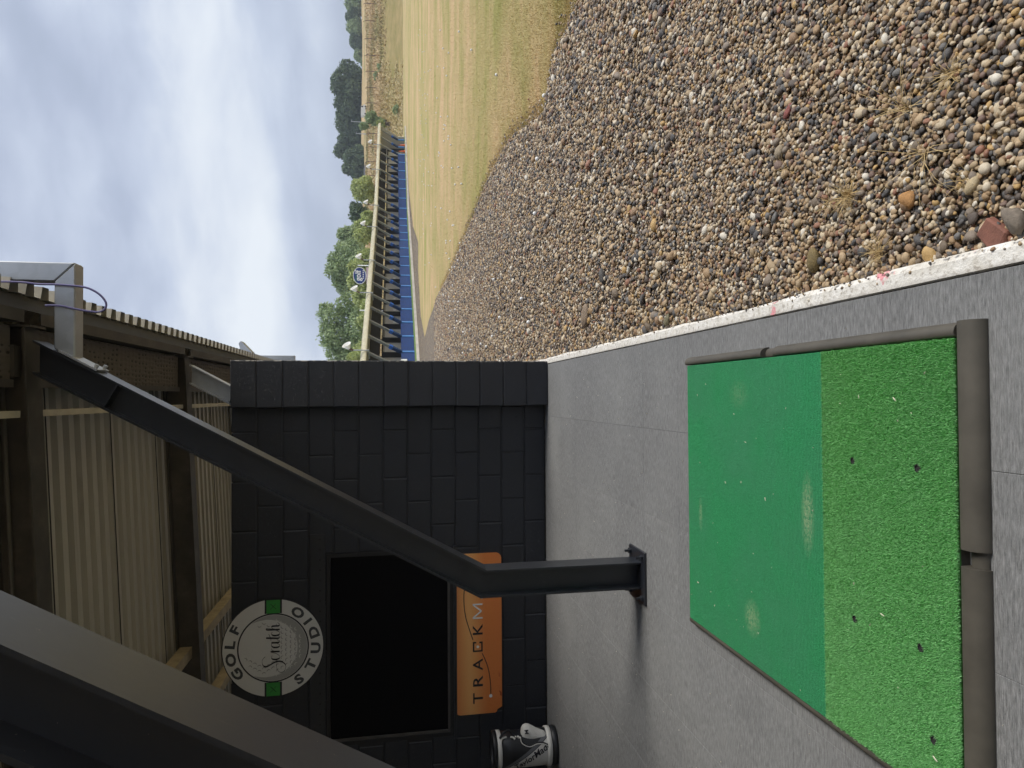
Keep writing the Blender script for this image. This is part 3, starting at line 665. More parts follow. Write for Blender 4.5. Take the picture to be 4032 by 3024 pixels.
# ------------------------------------------------------------------ lettering helper
DG = None
def text_mesh(body, size, mat, bold=0.0, extrude=.0008, shear=0.0, space=1.0, align='CENTER'):
    cu = bpy.data.curves.new('txt', 'FONT'); cu.body = body; cu.size = size; cu.offset = bold; cu.extrude = extrude; cu.shear = shear; cu.space_character = space; cu.align_x = align; cu.align_y = 'BOTTOM_BASELINE' if align != 'MID' else 'CENTER'; cu.resolution_u = 3
    o = bpy.data.objects.new('txt', cu); COL.objects.link(o); dg = bpy.context.evaluated_depsgraph_get(); me = bpy.data.meshes.new_from_object(o.evaluated_get(dg)); bpy.data.objects.remove(o); bpy.data.curves.remove(cu)
    me.name = 'lettering'; me.materials.clear(); me.materials.append(mat); return me
def disc(r, y0, y1, n=64, r0=0.0, a0=0, a1=360):
    q = MB(); A = [R(a0+(a1-a0)*i/n) for i in range(n+1)]
    full = abs(a1-a0) >= 360
    if r0 == 0 and full: return q.prism([(r*math.cos(a), r*math.sin(a)) for a in A[:-1]], 'y', y0, y1)
    vs = []
    for a in A:
        for rad in (r0, r):
            for y in (y0, y1): vs.append((rad*math.cos(a), y, rad*math.sin(a)))
    fs = []
    for i in range(n):
        b_ = i*4; c = b_+4
        fs += [(b_, b_+2, c+2, c), (b_+1, c+1, c+3, b_+3), (b_+2, b_+3, c+3, c+2), (b_, c, c+1, b_+1)]
    return q.add(vs, fs)
# round sign
rs = empty('round_sign', (-2.268, YW-.004, 2.54)); tag(rs, 'round white golf studio sign with a golf ball and green squares', 'sign')
RO = .445
disc(RO, -.012, 0, 72).build('board', M['print_black'], rs)
M['sign_white'] = plain('sign_white', (.60, .60, .58), .45, var=.04, bump=0)
disc(RO-.008, -.0132, -.0122, 72, .312).build('ring', M['sign_white'], rs)
disc(.299, -.0132, -.0122, 64).build('ball_face', M['sign_white'], rs)
M['sign_green'] = plain('sign_green', (.035, .26, .045), .5, var=.08, bump=0)
for s in (-1, 1):
    MB().box(s*.375-.066, s*.375+.066, -.0142, -.0134, -.075, .075).build('bar', M['print_black'], rs)
    g_ = MB().box(s*.372-.060, s*.372+.058, -.0152, -.0144, -.059, .059).build('green_square', M['sign_green'], rs)
    for q in (-1, 1):
        MB().tube([(s*.372-.026, -.0156, -.026*q), (s*.372+.026, -.0156, .026*q)], .0022, 5).build('golf_club', M['print_black'], g_)
LH = .083
def arc_text(word, angs, rad, inward):
    for ch, a in zip(word, angs):
        me = text_mesh(ch, LH*1.38, M['print_grey'], .0045); a = R(a)
        cx_ = [v_.co.x for v_ in me.vertices]; mxx = (max(cx_)+min(cx_))/2; cy_ = [v_.co.y for v_ in me.vertices]; myy = (max(cy_)+min(cy_))/2
        for v_ in me.vertices: v_.co.x = (v_.co.x-mxx)*1.28; v_.co.y -= myy
        o = bpy.data.objects.new('letter', me); link(o, rs)
        if not inward: px, pz, tilt = rad*math.sin(a), rad*math.cos(a), -a
        else: px, pz, tilt = rad*math.sin(a), -rad*math.cos(a), a
        o.matrix_local = Matrix.Translation((px, -.0145, pz)) @ Matrix.Rotation(-tilt, 4, 'Y') @ Matrix.Rotation(R(90), 4, 'X')
arc_text('GOLF', (-35, -13, 8, 29), .374, False)
arc_text('STUDIO', (-53, -28, -4, 18.5, 36, 55), .372, True)
# ball shading and dimples, printed on the face
M['sign_grey'] = plain('sign_grey', (.33, .33, .32), .5, var=.05, bump=0); M['sign_lgrey'] = plain('sign_light_grey', (.26, .26, .255), .5, var=.05, bump=0)
def crescent(q, cx_, cz_, r, ang, y, th=.5, n=10):
    # lune between a circle and the same circle shifted
    o1 = [(cx_+r*math.cos(ang+t), cz_+r*math.sin(ang+t)) for t in np.linspace(-1.35, 1.35, n)]
    o2 = [(cx_-r*th*math.cos(ang)+r*math.cos(ang+t)*1.0, cz_-r*th*math.sin(ang)+r*math.sin(ang+t)*1.0) for t in np.linspace(1.25, -1.25, n)]
    pts_ = o1+o2; m_ = len(o1)
    vs = [(a_, y, b_) for a_, b_ in pts_]; fs = [(i, i+1, 2*m_-2-i, 2*m_-1-i) for i in range(m_-1)]
    q.add(vs, fs)
q = MB()
vs = [];  # broad shade along the lower and left rim
nA = 60; A0, A1 = R(-215), R(40)
for i in range(nA+1):
    t = i/nA; a = A0+(A1-A0)*t; wdt = .085*math.sin(math.pi*t)**.8
    vs += [(.296*math.cos(a), -.0136, .296*math.sin(a)), ((.296-wdt)*math.cos(a), -.0136, (.296-wdt)*math.sin(a))]
q.add(vs, [(2*i, 2*i+2, 2*i+3, 2*i+1) for i in range(nA)]); q.build('ball_shade', M['sign_grey'], rs)
qd = MB(); ql = MB()
for i in range(-9, 10):
    for j in range(-9, 10):
        x_, z_ = (i+.5*(j % 2))*.046, j*.040; rad = math.hypot(x_, z_)
        if rad > .262: continue
        s_ = math.hypot(x_-.03, z_-.10)
        if s_ < .175: continue
        ang = math.atan2(z_-.12, x_-.02)
        (ql if rad > .215 and (z_ < .05) else qd).__class__
        crescent(ql if rad > .222 and z_ < .06 else qd, x_, z_, .017, ang+math.pi, -.0139, .42)
qd.build('dimples', M['sign_lgrey'], rs); tag(rs.children[-1], kind='stuff'); ql.build('rim_dimples', M['sign_white'], rs)
# script word
def stroke(q, pts, wmin=.0022, wmax=.0075, y=-.0148):
    P = smooth_path([(a_, 0, b_) for a_, b_ in pts], 8); vs = []
    for i, p in enumerate(P):
        t = (P[min(i+1, len(P)-1)]-P[max(i-1, 0)]).normalized(); dn = max(0, -t.z); wd = (wmin+(wmax-wmin)*dn**1.5); nv = Vector((-t.z, 0, t.x))
        nv = (nv*.6+Vector((1 if nv.x >= 0 else -1, 0, 0))*.4)
        if nv.x < 0: nv = -nv
        vs += [(p.x-nv.x*wd, y-i*2e-6, p.z-nv.z*wd), (p.x+nv.x*wd, y-i*2e-6, p.z+nv.z*wd)]
    q.add(vs, [(2*i, 2*i+1, 2*i+3, 2*i+2) for i in range(len(P)-1)])
q = MB(); B = -.055
stroke(q, [(-.075, .070), (-.105, .095), (-.150, .090), (-.165, .060), (-.150, .025), (-.128, -.02), (-.128, -.07), (-.165, -.108), (-.215, -.095), (-.222, -.055), (-.18, -.030), (-.10, -.035)])
stroke(q, [(-.070, .008), (-.082, .017), (-.100, .008), (-.106, -.022), (-.097, -.052), (-.078, -.055), (-.055, -.030)])
stroke(q, [(-.055, -.030), (-.040, .010), (-.034, .018), (-.036, -.056)]); stroke(q, [(-.036, -.020), (-.018, .012), (-.004, .014)])
stroke(q, [(.042, .010), (.022, .017), (.004, -.004), (.004, -.042), (.020, -.056), (.040, -.030), (.046, .014)]); stroke(q, [(.047, .016), (.045, -.040), (.058, -.055), (.072, -.030)])
stroke(q, [(.092, .062), (.087, 0), (.084, -.042), (.096, -.055), (.112, -.032)]); stroke(q, [(.066, .020), (.09, .024), (.125, .040)], .003, .003)
stroke(q, [(.142, .008), (.130, .017), (.114, .006), (.109, -.022), (.118, -.052), (.136, -.055), (.156, -.030)])
stroke(q, [(.156, -.030), (.176, .035), (.178, .062), (.166, .055), (.163, .0), (.162, -.056)]); stroke(q, [(.163, -.015), (.180, .012), (.194, .012), (.196, -.020), (.196, -.045), (.208, -.056), (.226, -.036)])
q.build('script_lettering', M['print_black'], rs)

# orange sign
os_ = empty('orange_sign', (-3.03, YW-.006, .443)); tag(os_, 'orange wall sign with black and white lettering under the window', 'sign')
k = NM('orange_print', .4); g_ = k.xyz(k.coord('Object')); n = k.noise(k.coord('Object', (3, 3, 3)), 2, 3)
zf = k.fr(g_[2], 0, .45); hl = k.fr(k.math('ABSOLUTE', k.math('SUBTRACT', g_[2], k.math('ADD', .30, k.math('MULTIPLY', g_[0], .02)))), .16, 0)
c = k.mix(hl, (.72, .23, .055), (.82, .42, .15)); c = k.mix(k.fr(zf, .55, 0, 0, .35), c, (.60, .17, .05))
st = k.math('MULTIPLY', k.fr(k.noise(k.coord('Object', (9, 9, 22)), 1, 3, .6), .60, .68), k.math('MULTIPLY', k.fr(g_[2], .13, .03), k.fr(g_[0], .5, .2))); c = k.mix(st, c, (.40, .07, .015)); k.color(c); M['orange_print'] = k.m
Wd, Hg, rc = 1.525, .450, .055
pts2 = []
for (cx_, cz_, a0) in [(Wd-rc, rc, -90), (Wd-rc, Hg-rc, 0), (rc, Hg-rc, 90)]:
    for a in range(0, 91, 15): pts2.append((cx_+rc*math.cos(R(a0+a)), cz_+rc*math.sin(R(a0+a))))
pts2 += [(0, .065), (.012, .05), (.030, .045), (.055, .0)]
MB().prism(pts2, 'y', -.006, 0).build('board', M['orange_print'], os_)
for ch, cx_, mt in [('T', .150, 'b'), ('R', .312, 'b'), ('A', .468, 'b'), ('K', .802, 'b')]:
    me = text_mesh(ch, .135, M['print_black' if mt == 'b' else 'print_white'], .0012)
    xs_ = [v_.co.x for v_ in me.vertices]; ys_ = [v_.co.y for v_ in me.vertices]; w_ = max(xs_)-min(xs_); h_ = max(ys_)-min(ys_); mid = (max(xs_)+min(xs_))/2; lo = min(ys_); tw_ = {'M': .135, 'N': .115, 'A': .112}.get(ch, .100)
    for v_ in me.vertices: v_.co.x = (v_.co.x-mid)*tw_/w_; v_.co.y = (v_.co.y-lo)*.094/h_
    inst('letter', me, os_, (cx_, -.0075, .185), (R(90), 0, 0))
def poly_letter(cx_, w_, segs):
    q = MB(); th = .0068
    for (a_, b_) in segs:
        p0, p1 = Vector((a_[0]*w_, a_[1]*.094)), Vector((b_[0]*w_, b_[1]*.094)); t = (p1-p0).normalized(); nv = Vector((-t.y, t.x))*th
        q.add([(p.x, y_, p.y) for y_ in (-.0085, -.0068) for p in (p0-nv, p1-nv, p1+nv, p0+nv)], [(0, 1, 2, 3), (4, 7, 6, 5), (0, 4, 5, 1), (1, 5, 6, 2), (2, 6, 7, 3), (3, 7, 4, 0)])
    q.build('letter', M['print_white'], os_, False, (cx_, 0, .185))
poly_letter(.975, .130, [((-.5, 0), (-.5, 1)), ((.5, 0), (.5, 1)), ((-.48, .97), (0, .12)), ((.48, .97), (0, .12))])
poly_letter(1.150, .112, [((-.5, 0), (0, 1)), ((.5, 0), (0, 1)), ((-.33, .3), (.33, .3))])
poly_letter(1.310, .110, [((-.5, 0), (-.5, 1)), ((.5, 0), (.5, 1)), ((-.48, .98), (.48, .02))])
# squared C with a white dot, and the ball flight line
q = MB(); c0, c1, z0, z1, th = .590, .685, .185, .279, .014
q.box(c0, c1, -.0085, -.0068, z0, z0+th).box(c0, c1, -.0085, -.0068, z1-th, z1).box(c0, c0+th, -.0085, -.0068, z0+th, z1-th).box(c1-th, c1, -.0085, -.0068, z0+th, z0+.032).box(c1-th, c1, -.0085, -.0068, z1-.032, z1-th)
q.build('letter', M['print_black'], os_)
disc(.013, -.0085, -.0068, 16).build('dot', M['print_white'], os_, loc=(.637, 0, .232)); disc(.016, -.0092, -.0072, 16).build('dot', M['print_white'], os_, loc=(.163, 0, .110))
def flat_line(pts, wd, y, mat, parent, name):
    P = smooth_path([(a_, 0, b_) for a_, b_ in pts], 8); vs = []
    for i, p in enumerate(P):
        t = (P[min(i+1, len(P)-1)]-P[max(i-1, 0)]).normalized(); nv = Vector((-t.z, 0, t.x)); vs += [(p.x-nv.x*wd, y, p.z-nv.z*wd), (p.x+nv.x*wd, y, p.z+nv.z*wd)]
    return MB().add(vs, [(2*i, 2*i+1, 2*i+3, 2*i+2) for i in range(len(P)-1)]).build(name, mat, parent)
flat_line([(.163, .110), (.26, .110), (.38, .124), (.48, .150), (.572, .190)], .004, -.0072, M['print_black'], os_, 'flight_line')
flat_line([(.706, .278), (.80, .310), (.92, .345), (1.05, .362), (1.20, .355), (1.33, .30)], .004, -.0072, M['print_black'], os_, 'flight_line')

# ------------------------------------------------------------------ hitting mat
MX0, MX1, MY0, MY1, MS = -1.088, .143, 1.515, 3.112, 2.062
mat_ = empty('hitting_mat', ((MX0+MX1)/2, (MY0+MY1)/2, .0005)); tag(mat_, 'green two-tone artificial turf hitting mat in a rubber tray', 'golf mat')
ox, oy = -(MX0+MX1)/2, -(MY0+MY1)/2
def B_(q, x0, x1, y0, y1, z0, z1): return q.box(x0+ox, x1+ox, y0+oy, y1+oy, z0, z1)
B_(MB(), MX0+.002, MX1-.002, MY0+.002, MY1-.002, 0, .028).build('tray', M['rubber'], mat_)
def lip(axis, at, sgn, wd, t0, t1, hgt=.040):
    # half-round rubber edge; profile runs from the turf outward
    pr = [(0, 0), (0, hgt*.82), (wd*.04, hgt*.90), (wd*.10, hgt*.95), (wd*.2, hgt*.985), (wd*.33, hgt), (wd*.48, hgt*.975), (wd*.62, hgt*.91), (wd*.75, hgt*.80), (wd*.86, hgt*.65), (wd*.94, hgt*.47), (wd*.985, hgt*.27), (wd, hgt*.12), (wd*.985, 0)]
    q = MB()
    if axis == 'y': q.prism([(at+sgn*a_+ox, b_) for a_, b_ in pr], 'y', t0+oy, t1+oy)
    else: q.prism([(at+sgn*a_+oy, b_) for a_, b_ in pr], 'x', t0+ox, t1+ox)
    o = q.build('rubber_edge', M['rubber'], mat_, True); o.data.set_sharp_from_angle(angle=R(40)); return o
lip('x', MY0-.004, -1, .062, -.40, .187); lip('x', MY0-.004, -1, .062, -1.13, -.444); lip('x', MY0-.020, -1, .040, -.4435, -.4005, .020)
lip('y', MX1+.004, 1, .040, MY0+.0, 2.36); lip('y', MX1+.004, 1, .040, 2.445, MY1+.03); lip('y', MX1+.004, 1, .034, 2.3605, 2.4445, .018)
lip('y', MX0-.004, -1, .034, MY0+.0, MY1+.02, .034); lip('x', MY1+.004, 1, .03, MX0, MX1, .026)
B_(MB(), MX0, MX1, MS, MY1, .0285, .040).build('dark_turf', M['turf_dark'], mat_)
B_(MB(), MX0, MX1, MY0, MS, .0285, .036).build('bright_turf', M['turf'], mat_)
holes = [(-.211, 1.911), (-.208, 1.645), (-.709, 1.913), (-.702, 1.644), (-.935, 1.604)]
def tf1(cnt):
    x = rng.uniform(MX0, MX1, cnt); y = rng.uniform(MY0-.001, MS, cnt); ok = np.ones(cnt, bool)
    for hx, hy in holes: ok &= (x-hx)**2+(y-hy)**2 > (.010+.004*rng.random(cnt))**2
    return x[ok]+ox, y[ok]+oy, np.full(ok.sum(), .034)
v, f = blades(360000, tf1, .007, .0125, .0028, .5)
tag(inst('bright_turf_pile', raw_mesh('bright_turf_pile', v, f, M['tblade']), mat_), kind='stuff')
def tf2(cnt):
    x = rng.uniform(MX0, MX1, cnt)+ox; y = rng.uniform(MS, MY1+.001, cnt)+oy; return x, y, np.full(cnt, .038)
v, f = blades(150000, tf2, .002, .005, .0018, .8)
tag(inst('dark_turf_pile', raw_mesh('dark_turf_pile', v, f, M['tblade_dark']), mat_), kind='stuff')
hl_ = MB().lathe([(0, 0), (.012, 0), (.0125, .003), (.009, .004), (.008, .001), (0, .001)], 12).mesh('tee_hole', M['dark'])
for hx, hy in holes: inst('tee_hole', hl_, mat_, (hx+ox, hy+oy, .036))
# bits of broken tee and litter
M['tee'] = plain('pale_wood_chip', (.72, .66, .52), .7, var=.2)
teem = MB().tube([(-.5, 0, 0), (-.3, .03, .02), (0, 0, .03), (.35, -.03, .02), (.5, 0, 0)], [.05, .09, .10, .09, .04], 6).mesh('broken_tee', M['tee'], True)
for (x, y, z, s, a, lab) in [(1508, 1258, .048, .030, 1.5, 'white broken tee lying near the far left corner of the mat'), (1610, 955, .048, .022, 1.3, 'white wood chip on the dark turf near the middle right'), (1653, 1078, .048, .026, .4, 'pale splinter curled on the middle of the dark turf'), (1906, 1328, .056, .030, 1.4, 'orange-tan tee stub on the bright turf'), (1567, 1042, .048, .022, .8, 'small straw coloured chip on the dark turf beside the far edge'),
                             (1932, 862, .056, .030, .9, 'bent pale splinter on the right of the bright turf'), (1855, 857, .056, .020, .2, 'white chip on bright turf near the seam of the two greens'), (2020, 1639, .056, .032, 1.1, 'straw splinter at the bottom left of the bright turf'), (1283, 1126, .006, .024, 1.4, 'white tee scrap on carpet between post and mat'), (1325, 1122, .006, .015, .3, 'tiny white scrap on carpet beside the mat far edge')]:
    p = G(x*KD, y*KD, z); s *= .55; o = inst('broken_tee', teem, None, p, (0, 0, a), (s, s, s)); tag(o, lab, 'tee', 'broken tees and chips')

q = MB()
for i in range(170):
    y = random.uniform(1.3, 6.35); x = random.uniform(max(-3.6, -.62*y), .29); r_ = random.uniform(.0012, .0032)*(1+.12*y)
    if MX0-.05 < x < MX1+.06 and MY0-.08 < y < MY1+.05: continue
    q.add([(x-r_, y, .001), (x+r_, y-r_*.5, .001), (x+r_*.2, y+r_, .001), (x, y, .001+r_)], [(0, 1, 3), (1, 2, 3), (2, 0, 3)])
qm = MB()
for i in range(48):
    x = random.uniform(MX0+.03, MX1-.03); y = random.uniform(MY0+.05, MY1-.03); z = .046 if y > MS else .050; r_ = random.uniform(.0009, .0021)*random.choice([1, 1, 1.5]); a_ = random.uniform(0, 3.1); u_ = Vector((math.cos(a_), math.sin(a_), 0)); t_ = Vector((-u_.y, u_.x, 0)); c_ = Vector((x, y, z))
    qm.add([c_-u_*r_*2, c_+t_*r_*.6, c_+u_*r_*2, c_-t_*r_*.6, c_+Vector((0, 0, r_))], [(0, 1, 4), (1, 2, 4), (2, 3, 4), (3, 0, 4)])
o = qm.build('turf_litter', M['tee']); tag(o, 'tiny pale splinters strewn over the green mat', 'litter', kind='stuff')
o = q.build('carpet_grit', M['tee']); tag(o, 'tiny pale specks of grit strewn over the carpet', 'grit', kind='stuff')
# ------------------------------------------------------------------ little golf bag
gb = empty('golf_bag', (-3.215, 6.10, 0), 0); tag(gb, 'small black and white golf bag standing on the carpet by the wall', 'golf bag')
k = NM('bag_leatherette', .42); o3 = k.xyz(k.coord('Object')); g_ = k.noise(k.coord('Object'), 60, 3)
dd = k.math('SUBTRACT', o3[2], k.math('ADD', .285, k.math('MULTIPLY', o3[0], -1.5)))
c = k.mix(k.math('GREATER_THAN', dd, -.004), (.62, .61, .58), (.012, .013, .016)); c = k.mix(k.math('MULTIPLY', k.math('GREATER_THAN', dd, .006), k.math('LESS_THAN', dd, .055)), c, (.13, .135, .145)); k.color(c); k.bump(g_, .1, .002); M['bag'] = k.m
M['bag_white'] = plain('bag_white_leatherette', (.66, .65, .61), .4, var=.06); M['bag_black'] = plain('bag_black_leatherette', (.014, .015, .018), .42)
MB().lathe([(0, 0), (.165, 0), (.172, .02), (.168, .05), (.160, .056), (0, .056)], 28, ey=.9).build('base', M['bag_black'], gb, True)
MB().lathe([(.158, .057), (.169, .06), (.170, .098), (.160, .102)], 28, ey=.9).build('base_band', M['bag_white'], gb, True)
MB().lathe([(.157, .100), (.160, .16), (.160, .30), (.156, .42), (.160, .515), (.150, .52), (0, .50)], 32, ey=.9).build('body', M['bag'], gb, True)
MB().lathe([(.158, .516), (.170, .52), (.172, .552), (.160, .556)], 28, ey=.9).build('collar', M['bag_white'], gb, True)
MB().lathe([(.156, .557), (.171, .56), (.168, .592), (.150, .60), (.140, .58), (.135, .53)], 28, ey=.9).build('rim', M['bag_black'], gb, True)
# side pocket, bulging out to the right
pk = MB(); vs = []; fs = []
prof2 = [(.105, .150, .040), (.14, .163, .042), (.18, .182, .044), (.22, .207, .045), (.255, .228, .043), (.285, .236, .040), (.310, .228, .036), (.325, .205, .030), (.333, .16, .022)]
nn_ = 12
for z_, xo, hw_ in prof2:
    for k_ in range(nn_):
        a = 2*math.pi*k_/nn_; vs.append((.10+(xo-.10)*max(-.2, math.cos(a)), hw_*1.5*math.sin(a)-.03, z_))
for i in range(len(prof2)-1):
    for k_ in range(nn_): fs.append((i*nn_+k_, i*nn_+(k_+1) % nn_, (i+1)*nn_+(k_+1) % nn_, (i+1)*nn_+k_))
fs += [tuple(range(nn_-1, -1, -1)), tuple((len(prof2)-1)*nn_+k_ for k_ in range(nn_))]
pkt = pk.add(vs, fs).build('side_pocket', M['bag_white'], gb, True)
def onbag(a_deg, z_, off=.003):
    a = R(a_deg); r_ = .160+off; return (r_*math.sin(a), -r_*.9*math.cos(a), z_)
MB().tube(smooth_path([onbag(60, .335, .02), onbag(42, .325), onbag(30, .27), onbag(36, .20), onbag(34, .14), onbag(28, .105)]), .0055, 6).build('piping', M['bag_black'], pkt, True)
MB().tube(smooth_path([onbag(56, .345, .012), onbag(38, .335), onbag(26, .27), onbag(32, .20), onbag(30, .14), onbag(24, .105)]), .004, 6).build('piping', M['bag_white'], pkt, True)
MB().tube(smooth_path([onbag(58, .53, .01), onbag(66, .50, .045), onbag(72, .45, .05), onbag(70, .415, .02), onbag(64, .40, .005)]), .011, 8).build('carry_handle', M['bag_black'], gb, True)
MB().tube(smooth_path([onbag(38, .53), onbag(56, .515, .006), onbag(62, .47, .006)]), .010, 6).build('handle_clip', M['bag_white'], gb, True)
MB().tube(smooth_path([onbag(52, .395), onbag(58, .41, .006), onbag(60, .435, .008)]), .009, 6).build('buckle', M['bag_white'], gb, True)
def wrap(me, a_mid, zc, tilt, off):
    ct, st_ = math.cos(tilt), math.sin(tilt)
    for v_ in me.vertices:
        x_, y_ = v_.co.x*ct-v_.co.y*st_, v_.co.x*st_+v_.co.y*ct; a = R(a_mid)+x_/.16; r_ = .160+off+v_.co.z; v_.co = (r_*math.sin(a), -r_*.9*math.cos(a), zc+y_)
    return me
me = text_mesh('TaylorMade', .078, M['print_black'], .0016, .0006, .2, 1.0); inst('lettering', wrap(me, -14, .232, R(-58), .0035), gb)
me = text_mesh('M', .05, M['print_black'], .001, .0006, 0); o = inst('lettering', me, pkt, (.185, -.092, .272), (R(90), 0, R(35)))
qq = MB().tube([onbag(56, .368, .006), onbag(60, .362, .006)], .013, 8); qq.tube([onbag(54, .352, .006), onbag(58, .346, .006)], .006, 6).tube([onbag(58, .384, .007), onbag(62, .39, .007)], .006, 6); qq.build('emblem', M['bag_white'], gb)
# ------------------------------------------------------------------ single stones that stand out
def stone_mat(name, col):
    k = NM(name, .7); v = k.coord('Object'); n = k.noise(v, 1.8, 5, .65); g = k.noise(v, 9, 4, .7)
    k.color(k.mix(k.fr(n, .35, .7), tuple(c*.72 for c in col), tuple(min(1, c*1.25) for c in col))); k.bump(g, .35, .06); return k.m
def stone(name, label, px, py, s, col, seed, cat='stone', z=-.03):
    p = GG(px*KD, py*KD, -.03); me = PM[seed].copy(); me.materials.clear(); me.materials.append(stone_mat(name+'_surface', col))
    o = inst(name, me, None, (p.x, p.y, -.028+TILT*p.y+s[2]*.3), (random.uniform(-.2, .2), random.uniform(-.2, .2), random.uniform(0, 3)), s); return tag(o, label, cat, 'odd stones lying on the gravel')
stone('red_stone', 'smooth red teardrop stone lying on the gravel', 1707, 240, (.030, .021, .022), (.30, .095, .08), 1)
stone('tan_stone', 'pale tan rounded stone beside the red stone', 1690, 328, (.034, .03, .03), (.36, .29, .20), 2)
stone('ochre_cobble', 'ochre and dark cobble near the white kerb', 1765, 562, (.042, .036, .034), (.22, .16, .065), 4)
stone('grey_rock', 'large grey-brown rock next to the broken brick', 2196, 468, (.048, .04, .034), (.20, .165, .13), 3)
stone('brown_cobble', 'large brown cobble on the gravel close to the kerb, far from the mat', 1268, 683, (.085, .065, .05), (.27, .20, .14), 5)
stone('dark_cobble', 'dark grey cobble on the gravel in the middle of the strip', 1306, 598, (.062, .045, .04), (.09, .085, .08), 7)
stone('green_cobble', 'olive grey cobble on the gravel beside the white kerb', 1445, 690, (.042, .036, .034), (.19, .17, .10), 8)
stone('amber_stone', 'amber triangular flint among the pebbles near the dry tufts', 1965, 428, (.032, .03, .026), (.48, .25, .09), 6)
stone('white_flint', 'jagged white flint on the gravel', 1362, 582, (.038, .026, .028), (.66, .62, .54), 9)
stone('cream_stone', 'oval cream stone near the corner of the photo', 2108, 397, (.034, .022, .02), (.55, .44, .27), 2)
br = MB(); p = GG(2152*KD, 512*KD, -.03)
br.add([(-.042, -.030, 0), (.038, -.036, 0), (.045, .022, 0), (-.008, .036, 0), (-.045, .015, 0), (-.038, -.024, .020), (.034, -.032, .026), (.040, .018, .023), (-.010, .031, .018), (-.037, .012, .016)], [(4, 3, 2, 1, 0), (5, 6, 7, 8, 9)]+[(i, (i+1) % 5, (i+1) % 5+5, i+5) for i in range(5)])
bk = br.build('brick_fragment', plain('red_brick', (.23, .10, .072), .85, var=.3, scale=25, bump=.5), None, False, (p.x+.005, p.y, -.040), .9); bevel(bk, .004); tag(bk, 'broken red brick lying against the white kerb', 'brick')

# dry tufts growing out of the stones
def tuft(px, py, nb, ln, label, spread=1.0, dirx=0.0):
    p = GG(px*KD, py*KD, -.03); q = MB()
    for i in range(nb):
        a = random.uniform(0, 6.28); l = ln*random.uniform(.35, 1); up = random.uniform(.15, .9)
        dx, dy = math.cos(a)*spread+dirx, math.sin(a)*spread; b0 = Vector((random.uniform(-.015, .015), random.uniform(-.015, .015), 0))
        P = [b0, b0+Vector((dx*.35, dy*.35, up*.6))*l, b0+Vector((dx*.7, dy*.7, up*.85))*l, b0+Vector((dx*1.05, dy*1.05, up*.75))*l]
        s = Vector((-dy, dx, 0)).normalized()*.0011
        vs = []
        for j, c in enumerate(P): vs += [c-s*(1-j*.28), c+s*(1-j*.28)]
        q.add(vs, [(0, 1, 3, 2), (2, 3, 5, 4), (4, 5, 7, 6)])
    o = q.build('dry_grass_tuft', M['straw'], None, False, (p.x, p.y, -.030+TILT*p.y)); tag(o, label, 'grass tuft', 'dry tufts growing through the gravel')
tuft(1835, 425, 120, .085, 'largest straw-coloured grass tuft in the middle of the gravel')
tuft(1905, 548, 80, .075, 'low straw tuft lying close to the white kerb', .9, .3)
tuft(2062, 165, 45, .085, 'wispy straw tuft at the outer edge of the gravel')
tuft(1795, 440, 26, .07, 'small straw tuft beside the largest tuft')
tuft(2092, 392, 24, .07, 'thin straw tuft between the cream stone and the amber flint')
tuft(1960, 235, 26, .16, 'long loose straw stalks lying across the gravel', 1.2, .5)
tuft(2000, 330, 18, .17, 'few long straw stalks between the two wispy tufts', 1.3, -.4)
tuft(1700, 360, 20, .06, 'little brown tuft near the tan stone')

# ------------------------------------------------------------------ golf balls
bm = bmesh.new(); bmesh.ops.create_icosphere(bm, subdivisions=3, radius=.0228)
for vtx in bm.verts: vtx.co *= 1 - (.012 if (vtx.index % 3 == 0) else 0)
bme = bpy.data.meshes.new('golf_ball'); bm.to_mesh(bme); bm.free(); bme.materials.append(M['ball']); bme.polygons.foreach_set('use_smooth', [True]*len(bme.polygons))
g2 = [(315, 44), (489, 57), (340, 215), (393, 255), (604, 228), (837, 461), (291, 383), (348, 397), (222, 414), (205, 427), (169, 437), (374, 469), (1283, 655), (277, 815), (319, 852), (384, 849), (352, 926), (363, 935), (348, 968), (391, 1033), (391, 1060), (349, 1078), (413, 1115), (302, 1182), (307, 1195), (299, 1217), (325, 1310), (341, 1325), (424, 1331), (485, 1322), (453, 1484), (512, 1478), (1241, 1247), (285, 677), (180, 875), (182, 914), (158, 1045), (184, 1117), (200, 1212), (168, 1253), (155, 1250), (131, 1267), (177, 1335), (205, 1366), (251, 1378), (160, 1385), (160, 1405), (147, 1457), (161, 1483), (176, 1498), (206, 1494), (236, 1498), (131, 773), (137, 838), (183, 797), (170, 743), (152, 652), (172, 637), (176, 680), (198, 645), (159, 533), (148, 247), (165, 243), (127, 230), (125, 40), (112, 90), (178, 90), (124, 605), (130, 1180), (108, 455), (132, 495), (100, 515), (135, 892), (130, 915), (137, 1020), (147, 1022), (128, 1310), (115, 1250)]
g3 = [(263, 266), (313, 277), (393, 305), (371, 380), (416, 432), (427, 430), (219, 434), (227, 412), (358, 570), (397, 572), (359, 592), (486, 590), (498, 657), (361, 684), (388, 733), (476, 748), (393, 836), (224, 697), (263, 992), (447, 810), (428, 975), (1183, 325), (806, 922), (1062, 1097), (1125, 1310), (792, 1437), (687, 1508), (737, 1530), (598, 1560), (522, 1508), (522, 1588), (403, 1549), (482, 1125), (393, 1120), (452, 1194), (402, 1252), (467, 1300), (499, 1308), (446, 1362), (393, 1364), (524, 1398), (860, 1266), (206, 770), (168, 790), (436, 1122), (146, 410), (150, 465), (156, 508), (131, 538), (155, 305), (171, 335), (125, 200), (152, 203)]
balls = [(1600+x*.4219, 100+y*.4219) for x, y in g2]+[(1600+x*.4342, 700+y*.4342) for x, y in g3]
BG = [GG(x, y, -.03) for x, y in balls]
